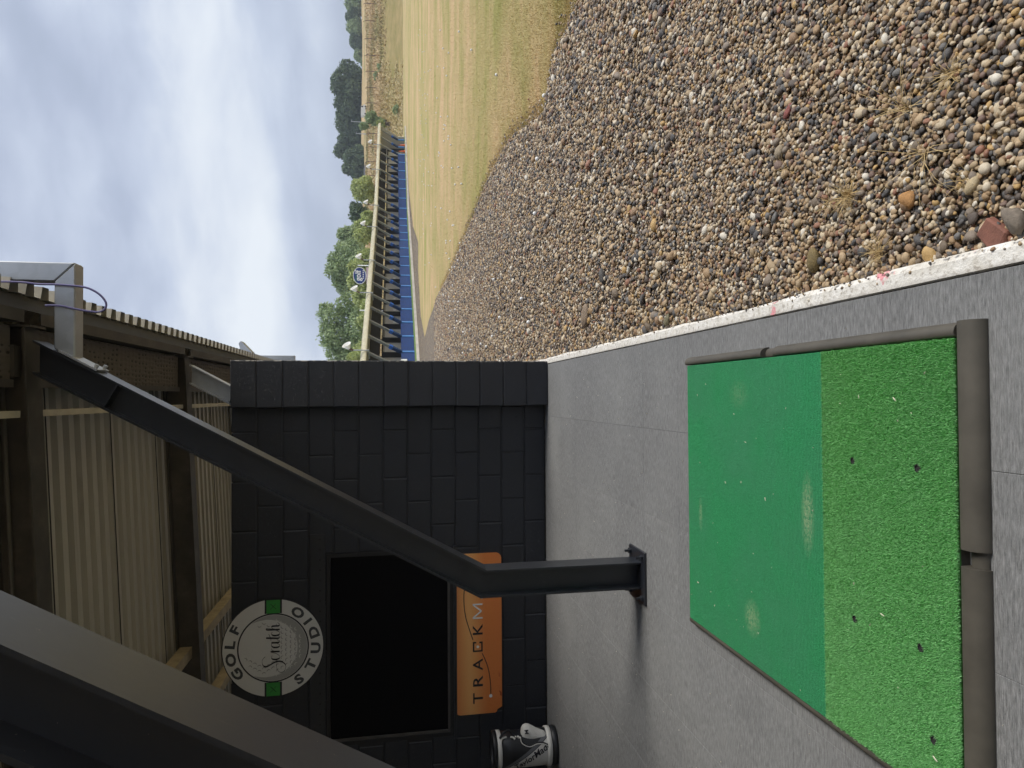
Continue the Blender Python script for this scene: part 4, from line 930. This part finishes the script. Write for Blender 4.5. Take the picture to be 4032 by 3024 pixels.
nearg = min((p.y, i) for i, p in enumerate(BG) if p.x < xb(p.y))[1]; nearf = min((p.y, i) for i, p in enumerate(BG) if p.x >= xb(p.y))[1]
for bi, (x, y) in enumerate(balls):
    p = BG[bi]; on_g = p.x < xb(p.y)
    o = inst('golf_ball', bme, None, (p.x, p.y, TILT*p.y+(-.008 if on_g else GZ+.022)), (random.random()*6, random.random()*6, 0))
    tag(o, 'white golf ball resting on the gravel strip' if on_g else 'white golf ball lying out on the dry grass field', 'golf ball', 'stray golf balls on the gravel' if on_g else 'golf balls on the field')
    if bi == nearg: o['label'] = 'white golf ball on the gravel closest to the camera'
    if bi == nearf: o['label'] = 'white golf ball at the grass edge closest to the camera'

# ------------------------------------------------------------------ far driving range bays
shed = empty('range_building', (S_D.x, S_D.y, TILT*S_D.y)); shed.rotation_euler = (TILT, 0, 0); tag(shed, 'long low driving range building with blue bay screens and cream rolled roof edge', 'range building')
FZ = .13                                        # its floor
def local(seg, along, n, z):                    # point in shed coordinates
    E_, N_ = (EA, NA) if seg == 'A' else (EB, NB); p = E_*along + N_*n; return Vector((p.x, p.y, z))
def strip(q, seg, a0, a1, prof, close=False, n=1):
    # profile (n, z) swept along the building
    vs = []
    for i in range(n+1):
        t = a0+(a1-a0)*i/n
        for u_, z_ in prof: vs.append(local(seg, t, u_, z_))
    m_ = len(prof); fs = []
    for i in range(n):
        for k_ in range(m_ if close else m_-1): fs.append((i*m_+k_, i*m_+(k_+1) % m_, (i+1)*m_+(k_+1) % m_, (i+1)*m_+k_))
    if close: fs += [tuple(range(m_)), tuple(n*m_+k_ for k_ in range(m_-1, -1, -1))]
    return q.add(vs, fs)
RZ = 3.62
nose = [(1.35, RZ)]+[(1.35+.32*math.sin(R(a)), RZ-.32+.32*math.cos(R(a))) for a in (20, 40, 60, 80, 95)]
rprof = [(-3.4, RZ-.22)]+nose
under = [(p[0]-.02 if p[0] > 0 else p[0], p[1]-.05) for p in rprof[::-1]]
under[0] = (1.63, RZ-.36); under[1] = (1.61, RZ-.34)
LA, LB = 19, 9.45
def mit(seg, n): return 0
for seg, ln in (('A', LA), ('B', LB)):
    bays = int(ln); angm = (NA+NB).normalized(); 
    E_, N_ = (EA, NA) if seg == 'A' else (EB, NB)
    # roof in rolled sheets, one per bay
    for b_ in range(bays+ (1 if seg == 'B' else 0)):
        a1 = min(b_+1, ln)
        q = MB(); strip(q, seg, b_+.004, a1-.004, rprof+[(1.60, RZ-.40), (1.56, RZ-.40)]+[(1.50, RZ-.20), (1.30, RZ-.07), (-3.4, RZ-.29)], True, 1)
        rp = q.build('roof_sheet', M['cream'], shed)
        qq = MB()
        for t in np.arange(b_+.06, a1, .12):
            strip(qq, seg, t, t+.035, [(p[0]+.012, p[1]+.012) for p in nose]+[(1.66, RZ-.40)], False, 1)
        ro = qq.build('roof_ribs', M['cream'], rp); ro['kind'] = 'stuff'
    strip(MB(), seg, 0, ln, [(-3.3, FZ-.3), (APRON, FZ-.3), (APRON, FZ), (-3.3, FZ)], True, bays).build('apron_slab', M['concrete'], shed)
    strip(MB(), seg, 0, ln, [(.06, FZ+.004), (APRON-.02, FZ+.004), (APRON-.02, FZ+.02), (.06, FZ+.02)], True, 1).build('turf_edge', M['green_strip'], shed)
    strip(MB(), seg, 0, ln, [(-1.8, FZ), (-1.7, FZ), (-1.7, 2.45), (-1.8, 2.45)], True, 1).build('rear_wall', M['shed_dark'], shed)
    strip(MB(), seg, 0, ln, [(-1.8, 2.58), (-1.7, 2.58), (-1.7, 3.36), (-1.8, 3.36)], True, 1).build('upper_wall', M['shed_dark'], shed)
    strip(MB(), seg, 0, ln, [(-1.69, 2.30), (-1.67, 2.30), (-1.67, 2.34), (-1.69, 2.34)], True, 1).build('wall_rail', M['batten'], shed)
    rz = math.atan2(N_.y, N_.x); L_ = E_.length
    sgn = 1 if Vector((-N_.y, N_.x)).dot(Vector((E_.x, E_.y))) > 0 else -1
    # shared pieces in a frame: +x outward, +y along the building
    t_ = Vector((SL, 1)).normalized()
    def seg_beam(z0, z1, w_, mat, nm):
        a, b2 = (z0-FZ-.9)*SL, (z1-FZ-.9)*SL
        n2 = Vector((t_.y, -t_.x))*w_/2; ps = [(a-n2.x, z0-n2.y), (a+n2.x, z0+n2.y), (b2+n2.x, z1+n2.y), (b2-n2.x, z1-n2.y)]
        return MB().prism(ps, 'y', -w_/2, w_/2).mesh(nm, mat)
    m_rak = seg_beam(FZ+1.62, RZ-.30, .17, M['galv'], 'raker'); m_wrap = seg_beam(FZ+.9, FZ+1.62, .22, M['navy_wrap'], 'padding'); m_tape = seg_beam(FZ+1.52, FZ+1.74, .245, M['blue_tape'], 'padding_tape')
    m_post = MB().cbox(-.085, .085, -.085, .085, FZ, FZ+.92, .02).mesh('post', M['blue_light'])
    pw = L_-.19
    m_scr = MB().cbox(-.03, .03, .095, .095+pw, FZ+.03, FZ+.93, .012).mesh('screen', M['blue'])
    m_pan = MB().box(-1.688, -1.65, .06, L_-.06, FZ+.02, 2.26).mesh('wall_panel', M['shed_wall'])
    m_div = MB().box(-1.645, -1.25, -.035, .035, FZ, 2.4).mesh('divider', M['shed_dark'])
    m_not = MB().box(-1.648, -1.64, 1.0, 1.35, FZ+1.28, FZ+1.48).mesh('notice', M['white'])
    m_not2 = MB().box(-1.648, -1.64, .25, .40, FZ+.95, FZ+1.30).mesh('notice', M['white'])
    for b_ in range(0, bays+1):
        lo = E_*(b_+(.03 if seg == 'B' and b_ == 0 else 0)); rz_ = rz
        scl = (1, sgn, 1)
        def put(nm, me_): return inst(nm, me_, shed, (lo.x, lo.y, 0), (0, 0, rz_), scl)
        put('raker', m_rak); pd = put('padding', m_wrap); o = inst('padding_tape', m_tape, pd); 
        put('post', m_post); put('divider', m_div)
        if b_ < bays or (seg == 'B' and b_ < ln-1):
            if not (seg == 'B' and b_ >= bays-2): put('screen', m_scr); put('wall_panel', m_pan); put('notice', m_not if b_ % 4 != 2 else m_not2)
            else: put('wall_panel', m_pan)
# end wall at the far end: visible corrugated inner side
for o in ():
    pass
strip(MB(), 'B', LB-.03, LB, [(-3.3, FZ), (.0, FZ), (.0, FZ+.9), (1.3, RZ-.45), (-3.3, RZ-.3)], True, 1).build('end_wall', M['shed_wall'], shed)
# white box fixed on the nearest screen
p = local('A', 13.6, .05, FZ+.75); MB().cbox(-.28, .28, -.05, .05, -.2, .2, .02).build('control_box', M['white'], shed, False, p, math.atan2(EA.y, EA.x))
# traffic cones
def cone(along, label):
    p = S_D + local('B', along, .9, FZ+.021); p.z += TILT*p.y; r = empty('traffic_cone', p); tag(r, label, 'traffic cone', 'orange cones in the end bays')
    MB().cbox(-.19, .19, -.19, .19, 0, .035, .03).build('base', M['orange'], r); MB().lathe([(.15, .036), (.03, .78), (.02, .79), (0, .79)], 14).build('cone', M['orange'], r, True); 
cone(7.35, 'orange traffic cone in the end bay, further from the blue screens'); cone(6.55, 'orange traffic cone standing right beside the last blue screen')
# bowl floodlights on cranked tubes
def bowl_light(seg, along, label):
    E_, N_ = (EA, NA) if seg == 'A' else (EB, NB); p = S_D+local(seg, along, 1.25, RZ-.52); p.z += TILT*p.y; r = empty('bowl_floodlight', p, math.atan2(N_.y, N_.x)); tag(r, label, 'floodlight', 'white bowl floodlights along the far roof')
    MB().tube([(-.1, 0, .0), (.50, 0, .0), (.50, 0, .95)], .045, 8).build('bracket', M['galv'], r)
    MB().tube([(.50, 0, .96), (.56, 0, 1.12), (.60, 0, 1.20)], .06, 8).build('ballast', M['fence'], r)
    q = MB().lathe([(.05, 0), (.11, .05), (.20, .18), (.29, .33), (.305, .345), (.28, .33), (.18, .17), (.09, .06), (0, .05)], 20); rm = Matrix.Rotation(R(62), 4, 'Y')
    q.v = [tuple(Vector((.58, 0, 1.2)) + (rm.to_3x3() @ Vector(v_))) for v_ in q.v]; q.build('reflector', M['white'], r, True)
for seg, al, lb in [('A', 14.3, 'white bowl floodlight over the bays, the one closest to the black wall'), ('A', 10.4, 'white bowl floodlight just left of the blue oval sign'), ('A', 7.45, 'white bowl floodlight just right of the blue oval sign'), ('A', 3.6, 'white bowl floodlight left of the kink in the far roof'), ('A', .5, 'white bowl floodlight at the kink of the far roof'), ('B', 3.45, 'white bowl floodlight, second from the far roof end'), ('B', 6.4, 'white bowl floodlight closest to the far roof end')]:
    bowl_light(seg, al, lb)
# oval sign above the roof
p = S_D+local('A', 7.3, .2, RZ); sg = empty('oval_sign', (p.x, p.y, RZ-.12+TILT*p.y), math.atan2(NA.y, NA.x)-math.pi/2+math.pi); sg.rotation_euler = (0, 0, math.radians(-12)); sg.scale = (.9, .9, .9); tag(sg, 'blue oval golf sign standing on the far roof', 'sign')
def oval(rx, rzz, y0, y1): return MB().prism([(rx*math.cos(2*math.pi*i/40), 1.02+rzz*math.sin(2*math.pi*i/40)) for i in range(40)], 'y', y0, y1)
oval(.80, .62, -.03, .03).build('border', M['print_white'], sg)
M['sign_blue'] = plain('sign_blue', (.022, .045, .22), .5, var=.1, bump=0)
oval(.735, .555, -.036, -.031).build('panel', M['sign_blue'], sg)
me = text_mesh('golf', .72, M['print_white'], .022, .002); inst('lettering', me, sg, (.0, -.042, .93), (R(90), 0, 0), (.92, 1, 1))
q = MB()
for i in range(5): q.box(-.26+.17*i, -.26+.17*i+.09, -.042, -.037, .62, .74)
q.build('small_lettering', M['print_white'], sg); MB().box(-.60, .10, -.041, -.037, 1.33, 1.38).build('green_line', M['sign_green'], sg)
MB().box(-.04, .04, -.0, .04, 0, .42).build('support', M['galv'], sg)
pb = MB().box(-.78, .78, -.02, .02, .12, .40).build('banner_board', plain('pale_pink_board', (.62, .48, .52), .6), sg)
q = MB()
for i in range(7): q.box(-.68+.2*i, -.68+.2*i+.13, -.024, -.0205, .16, .21)
q.build('red_lettering', plain('sign_red', (.55, .1, .1), .6), pb)

# ------------------------------------------------------------------ trees
def foliage(lobes, n, leaf, seed):
    r = np.random.default_rng(seed); vol = np.array([a*b*c for _, _, _, a, b, c in lobes])**.75; which = r.choice(len(lobes), n, p=vol/vol.sum()); Lb = np.array(lobes)[which]
    d = r.normal(size=(n, 3)); d /= np.linalg.norm(d, axis=1)[:, None]; rad = r.random(n)**.33; rad = np.where(r.random(n) < .6, .72+.34*r.random(n), rad)
    # clumps: pull leaves into tufts so gaps open between them
    ncl = max(20, n//26); cc = r.normal(size=(ncl, 3)); cc /= np.linalg.norm(cc, axis=1)[:, None]
    ci = r.integers(0, ncl, n); d = cc[ci]+r.normal(0, .14, (n, 3)); d /= np.linalg.norm(d, axis=1)[:, None]; rad *= (.86+.26*r.random(ncl))[ci]
    c = Lb[:, :3]+d*rad[:, None]*Lb[:, 3:]
    s = leaf*r.uniform(.6, 1.4, n); u = r.normal(size=(n, 3)); u /= np.linalg.norm(u, axis=1)[:, None]; wv = np.cross(u, d+r.normal(0, .6, (n, 3))); wv /= np.linalg.norm(wv, axis=1)[:, None]+1e-9
    u *= s[:, None]; wv *= (s*.7)[:, None]
    v = np.stack([c-u, c-wv*.8+u*.1, c+u, c+wv*.8+u*.1], 1).reshape(-1, 3); return v, np.arange(4*n).reshape(-1, 4)
def tree(name, label, x, y, z, lobes, n, leaf, mat, seed, h_tr, r_tr=.16, group=None):
    root = empty(name, (x, y, z)); tag(root, label, 'tree', group)
    tx = [(0, 0, -.3), (.1, .05, h_tr*.4), (-.05, .1, h_tr*.75), (.08, 0, h_tr)]; q = MB().tube(tx, [r_tr*1.25, r_tr, r_tr*.8, r_tr*.5], 8)
    for i, lb in enumerate(lobes[:6]): q.tube([(0, .05, h_tr*.5), (lb[0]*.4, lb[1]*.4, (h_tr*.6+lb[2])*.5), (lb[0]*.8, lb[1]*.8, lb[2])], [r_tr*.55, r_tr*.35, r_tr*.12], 6)
    q.build('trunk', M['trunk'], root, True)
    v, f = foliage(lobes, int(n*1.6), leaf*1.08, seed); inst('crown', raw_mesh('crown', v, f, mat), root)
def at_px(x, y, Y, zb_=None):
    p = WY(x, y, Y); return p
def crown_px(pts, Y, base):                 # lobes from (img x, img y, radius up, radius sideways) at distance Y
    out = []
    for (ix, iy, rv, rh) in pts:
        p = WY(ix, iy, Y); k_ = Y/FPX; out.append((p.x-base[0], random.uniform(-.25, .25)*rh*k_, p.z-base[2], rh*k_, rh*k_*.85, rv*k_))
    return out
def tree_px(name, label, by, Y, pts, n, leaf, mat, seed, group=None, gz=None):
    b = WY(1500, by, Y); z0 = terr(b.x, Y) if gz is None else gz; base = (b.x, Y, float(z0)); lb = crown_px(pts, Y, base)
    tree(name, label, base[0], Y, base[2], lb, n, leaf, M[mat], seed, max(1.5, max(l_[2] for l_ in lb)*.75), .18*Y/70, group)
GT = 'trees standing behind the far range building'
tree_px('broadleaf_tree', 'tall grey-green tree behind the far bays, nearest the black wall', 1345, 84, [(1330, 1330, 68, 60), (1310, 1250, 55, 48), (1380, 1390, 60, 65), (1290, 1290, 32, 26), (1370, 1200, 45, 45), (1330, 1395, 50, 30), (1285, 1215, 28, 24), (1420, 1300, 60, 110), (1300, 1345, 34, 22)], 7200, .17, 'leaf_mid', 11, GT)
tree_px('broadleaf_tree', 'broad grey-green tree behind the blue oval sign', 1060, 104, [(1340, 1065, 55, 50), (1320, 1020, 32, 30), (1370, 1120, 50, 45), (1385, 1000, 50, 55), (1345, 975, 26, 24), (1330, 1110, 24, 22), (1410, 1060, 45, 100), (1315, 1060, 26, 20)], 6200, .21, 'leaf_mid', 12, GT)
tree_px('broadleaf_tree', 'grey-green tree between the dark tree and the oval sign tree', 925, 112, [(1370, 925, 42, 34), (1395, 960, 40, 40), (1350, 915, 18, 16), (1420, 920, 40, 50)], 2600, .22, 'leaf_mid', 13, GT)
tree_px('willow_tree', 'light yellow-green tree behind the oval sign', 1090, 80, [(1420, 1060, 42, 40), (1405, 1110, 36, 34), (1430, 1165, 42, 42), (1445, 1020, 36, 40), (1390, 1050, 22, 20)], 4200, .16, 'leaf_light', 14, GT)
tree_px('willow_tree', 'yellow-green bush showing over the roof left of the oval sign', 1230, 76, [(1450, 1215, 32, 42), (1440, 1260, 34, 30), (1475, 1200, 22, 50)], 2000, .14, 'leaf_light', 15, GT)
tree_px('willow_tree', 'small light green tree at the foot of the tall tree beside the wall', 1410, 76, [(1395, 1415, 32, 30), (1420, 1385, 32, 40), (1450, 1400, 30, 60)], 1900, .14, 'leaf_light', 16, GT)
tree_px('willow_tree', 'pale green tree just right of the oval sign tree', 900, 96, [(1440, 895, 42, 34), (1430, 930, 34, 30), (1450, 860, 26, 30)], 2400, .18, 'leaf_light', 17, GT)
tree_px('broadleaf_tree', 'dark green tree behind the kink of the far roof', 845, 125, [(1410, 845, 34, 38), (1400, 815, 24, 22), (1435, 865, 34, 40)], 2600, .22, 'leaf_dark', 18, GT)
tree_px('round_tree', 'rounded yellow-green tree over the right part of the far roof', 745, 118, [(1425, 750, 42, 42), (1410, 735, 28, 28), (1445, 765, 30, 40), (1440, 715, 26, 24)], 3200, .2, 'leaf_light', 19, GT)
GF = 'dark trees on the hill beyond the field'
tree_px('hill_tree', 'broad dark tree at the left end of the hill clump', 670, 225, [(1400, 655, 42, 40), (1385, 620, 30, 30), (1420, 690, 34, 30), (1425, 620, 38, 45), (1370, 665, 22, 24)], 4200, .42, 'leaf_dark', 21, GF)
tree_px('hill_tree', 'dark tree with a notched top in the middle of the hill clump', 580, 250, [(1345, 600, 30, 26), (1370, 560, 40, 40), (1400, 600, 40, 40), (1410, 540, 36, 40), (1335, 585, 18, 18)], 4200, .46, 'leaf_dark', 22, GF)
tree_px('hill_tree', 'wide dark tree forming the middle of the hill clump', 470, 240, [(1360, 480, 40, 45), (1390, 440, 40, 45), (1400, 510, 40, 40), (1350, 450, 26, 26), (1410, 480, 30, 60)], 4600, .44, 'leaf_dark', 23, GF)
tree_px('hill_tree', 'tallest dark tree at the right of the hill clump', 320, 235, [(1340, 340, 36, 40), (1360, 300, 46, 40), (1390, 370, 46, 50), (1400, 300, 40, 40), (1350, 400, 34, 36), (1325, 310, 22, 24), (1370, 260, 36, 26), (1380, 420, 36, 36)], 6500, .42, 'leaf_dark', 24, GF)
for i, (iy, ix, rv, rh, lab) in enumerate([(215, 1412, 16, 26, 'low dark bush right beside the tallest hill tree'), (165, 1400, 22, 30, 'dark hedgerow tree with a thin top on the right skyline'), (110, 1392, 26, 28, 'hedgerow tree in the middle of the right skyline'), (65, 1385, 24, 24, 'bushy hedgerow tree near the right end of the skyline'), (15, 1388, 30, 30, 'hedgerow tree at the right end of the skyline')]):
    tree_px('hedgerow_tree', lab, iy, 300, [(ix, iy, rv, rh), (ix+16, iy+14, rv*.7, rh), (ix+14, iy-16, rv*.75, rh*.9), (ix-8, iy+6, rv*.6, rh*.5)], 2300, .48, 'leaf_dark' if i % 2 else 'leaf_mid', 31+i, 'hedgerow trees on the right skyline')
# bush and sapling on the slope past the end of the bays
tree_px('slope_bush', 'sprawling light green bush on the slope beyond the roof end', 478, 128, [(1455, 465, 16, 22), (1478, 472, 22, 20), (1500, 478, 16, 14), (1432, 495, 18, 14), (1470, 450, 12, 12)], 1700, .2, 'leaf_mid', 41)
tree_px('slope_bush', 'yellowish low bush next to the sprawling bush', 487, 126, [(1497, 488, 14, 14), (1508, 497, 8, 18)], 700, .18, 'leaf_light', 42)
for i, (ix, iy, lab) in enumerate([(1505, 268, 'dark green weed clump on the bank ridge right of the bush'), (1470, 300, 'small green bush between the bank ridge and the fence'), (1568, 435, 'small green weed clump in the pale bank grass')]):
    Yv = (137, 150, 121)[i]; p = WY(ix, iy, Yv); z0 = float(terr(p.x, Yv)); r_ = empty('weed_clump', (p.x, Yv, z0)); tag(r_, lab, 'weeds', 'weed clumps on the slope'); v, f = foliage([(0, 0, .45, .9, .7, .6), (.6, 0, .3, .6, .5, .4)], 360, .16, 50+i); inst('leaves', raw_mesh('leaves', v, f, M['leaf_mid']), r_)

# ------------------------------------------------------------------ fence, lamp posts, barn, van on the hill
fc = empty('boundary_fence', (60, 150, 5)); tag(fc, 'row of rusty cranked fence posts with wires along the slope', 'fence')
prev = None
for (x, y) in [(545, 30), (537, 170), (530, 315), (533, 450), (543, 583), (550, 715), (552, 840), (556, 960), (552, 1090), (553, 1200), (560, 1320), (567, 1435), (572, 1545)]:
    Yp = 152; p = WY(1200+x*.4822, y*.4822, Yp); z0 = float(terr(p.x, Yp)); h_ = 2.2
    MB().box(p.x-60-.05, p.x-60+.05, Yp-150-.05, Yp-150+.05, z0-5-.3, z0-5+h_).build('post', M['fence'], fc)
    MB().tube([(p.x-60, Yp-150, z0-5+h_-.02), (p.x-60-.3, Yp-150, z0-5+h_+.5)], .045, 6).build('crank_arm', M['fence'], fc)
    tp = [Vector((p.x-60, Yp-150.06, z0-5+q_)) for q_ in (.5, 1.1, 1.7, 2.15)]
    if prev:
        for a, b_ in zip(prev, tp): MB().tube([a, b_], .008, 4).build('wire', M['fence'], fc)
    prev = tp
for (x, y, x1, lab) in [(385, 992, 470, 'thin pale lamp post in front of the hill trees, taller of the two'), (422, 1090, 470, 'thin pale lamp post left of the taller one on the hill')]:
    Yp = 190; a = WY(1200+x*.4822, y*.4822, Yp); z0 = float(terr(a.x, Yp)); r_ = empty('lamp_post', (a.x, Yp, z0)); tag(r_, lab, 'lamp post', 'lamp posts on the hill')
    MB().tube([(0, 0, -.2), (0, 0, a.z-z0)], [.13, .09], 8).build('pole', M['galv'], r_); MB().box(-.12, .45, -.12, .12, a.z-z0+.001, a.z-z0+.12).build('lamp_head', M['galv'], r_)
for (x, y, lab) in [(1408, 1045, 'thin pole rising over the far roof right of the oval sign'), (1415, 1222, 'thin pole rising over the far roof left of the oval sign')]:
    Yp = 70; a = WY(x, y, Yp); r_ = MB().tube([(0, 0, -.1), (0, 0, a.z+.05-TILT*Yp)], .05, 8).build('slim_pole', M['galv'], None, True, (a.x, Yp, GZ+TILT*Yp)); tag(r_, lab, 'pole', 'slim poles behind the far roof')
# barn
a = WY(1452, 700, 210); z0 = float(terr(a.x, 210)); bn = empty('hill_barn', (a.x, 210, z0)); tag(bn, 'grey roofed low barn between the hill trees', 'barn')
hb = WY(1440, 668, 210).z-z0; MB().box(-4.2, 4.2, 0, 7, -.5, hb*.45).build('wall', M['white'], bn)
MB().prism([(-4.7, hb*.42), (4.7, hb*.42), (2.6, hb+.6), (-2.2, hb+.5)], 'y', -.3, 7.3).build('roof', M['asphalt'], bn)
# van
a = WY(1437, 437, 205); z0 = float(terr(a.x, 205)); vn = empty('white_van', (a.x, 205, z0+.1), R(4)); vn.scale = (.68, .68, .75); tag(vn, 'white van parked under the hill trees', 'van')
MB().prism([(-2.6, .35), (2.5, .35), (2.6, .95), (2.2, 1.15), (1.6, 2.05), (-2.5, 2.1), (-2.6, 1.9)], 'y', -.95, .95).build('body', M['white'], vn)
MB().prism([(1.2, 1.2), (2.0, 1.2), (1.58, 1.9), (1.2, 1.9)], 'y', -.96, .96).build('window', M['glass_dark'], vn)
wm_ = MB().lathe([(0, -.1), (.34, -.1), (.36, 0), (.34, .1), (0, .1)], 16).mesh('wheel', M['black'])
for x in (-1.7, 1.6):
    for y in (-.9, .9): inst('wheel', wm_, vn, (x, y, .34), (R(90), 0, 0))

# ------------------------------------------------------------------ slight summer haze over the whole place
k = bpy.data.materials.new('summer_haze'); k.use_nodes = True; t = k.node_tree
for n in list(t.nodes): t.nodes.remove(n)
ho = t.nodes.new('ShaderNodeOutputMaterial'); hv = t.nodes.new('ShaderNodeVolumePrincipled'); hv.inputs['Color'].default_value = (.80, .87, 1.0, 1); hv.inputs['Density'].default_value = .00045; hv.inputs['Anisotropy'].default_value = .2
t.links.new(hv.outputs[0], ho.inputs['Volume'])
hz = MB().box(-720, 920, -70, 1820, -1.5, 40).build('haze', k); tag(hz, 'thin pale summer haze over the whole range', 'haze', kind='stuff')
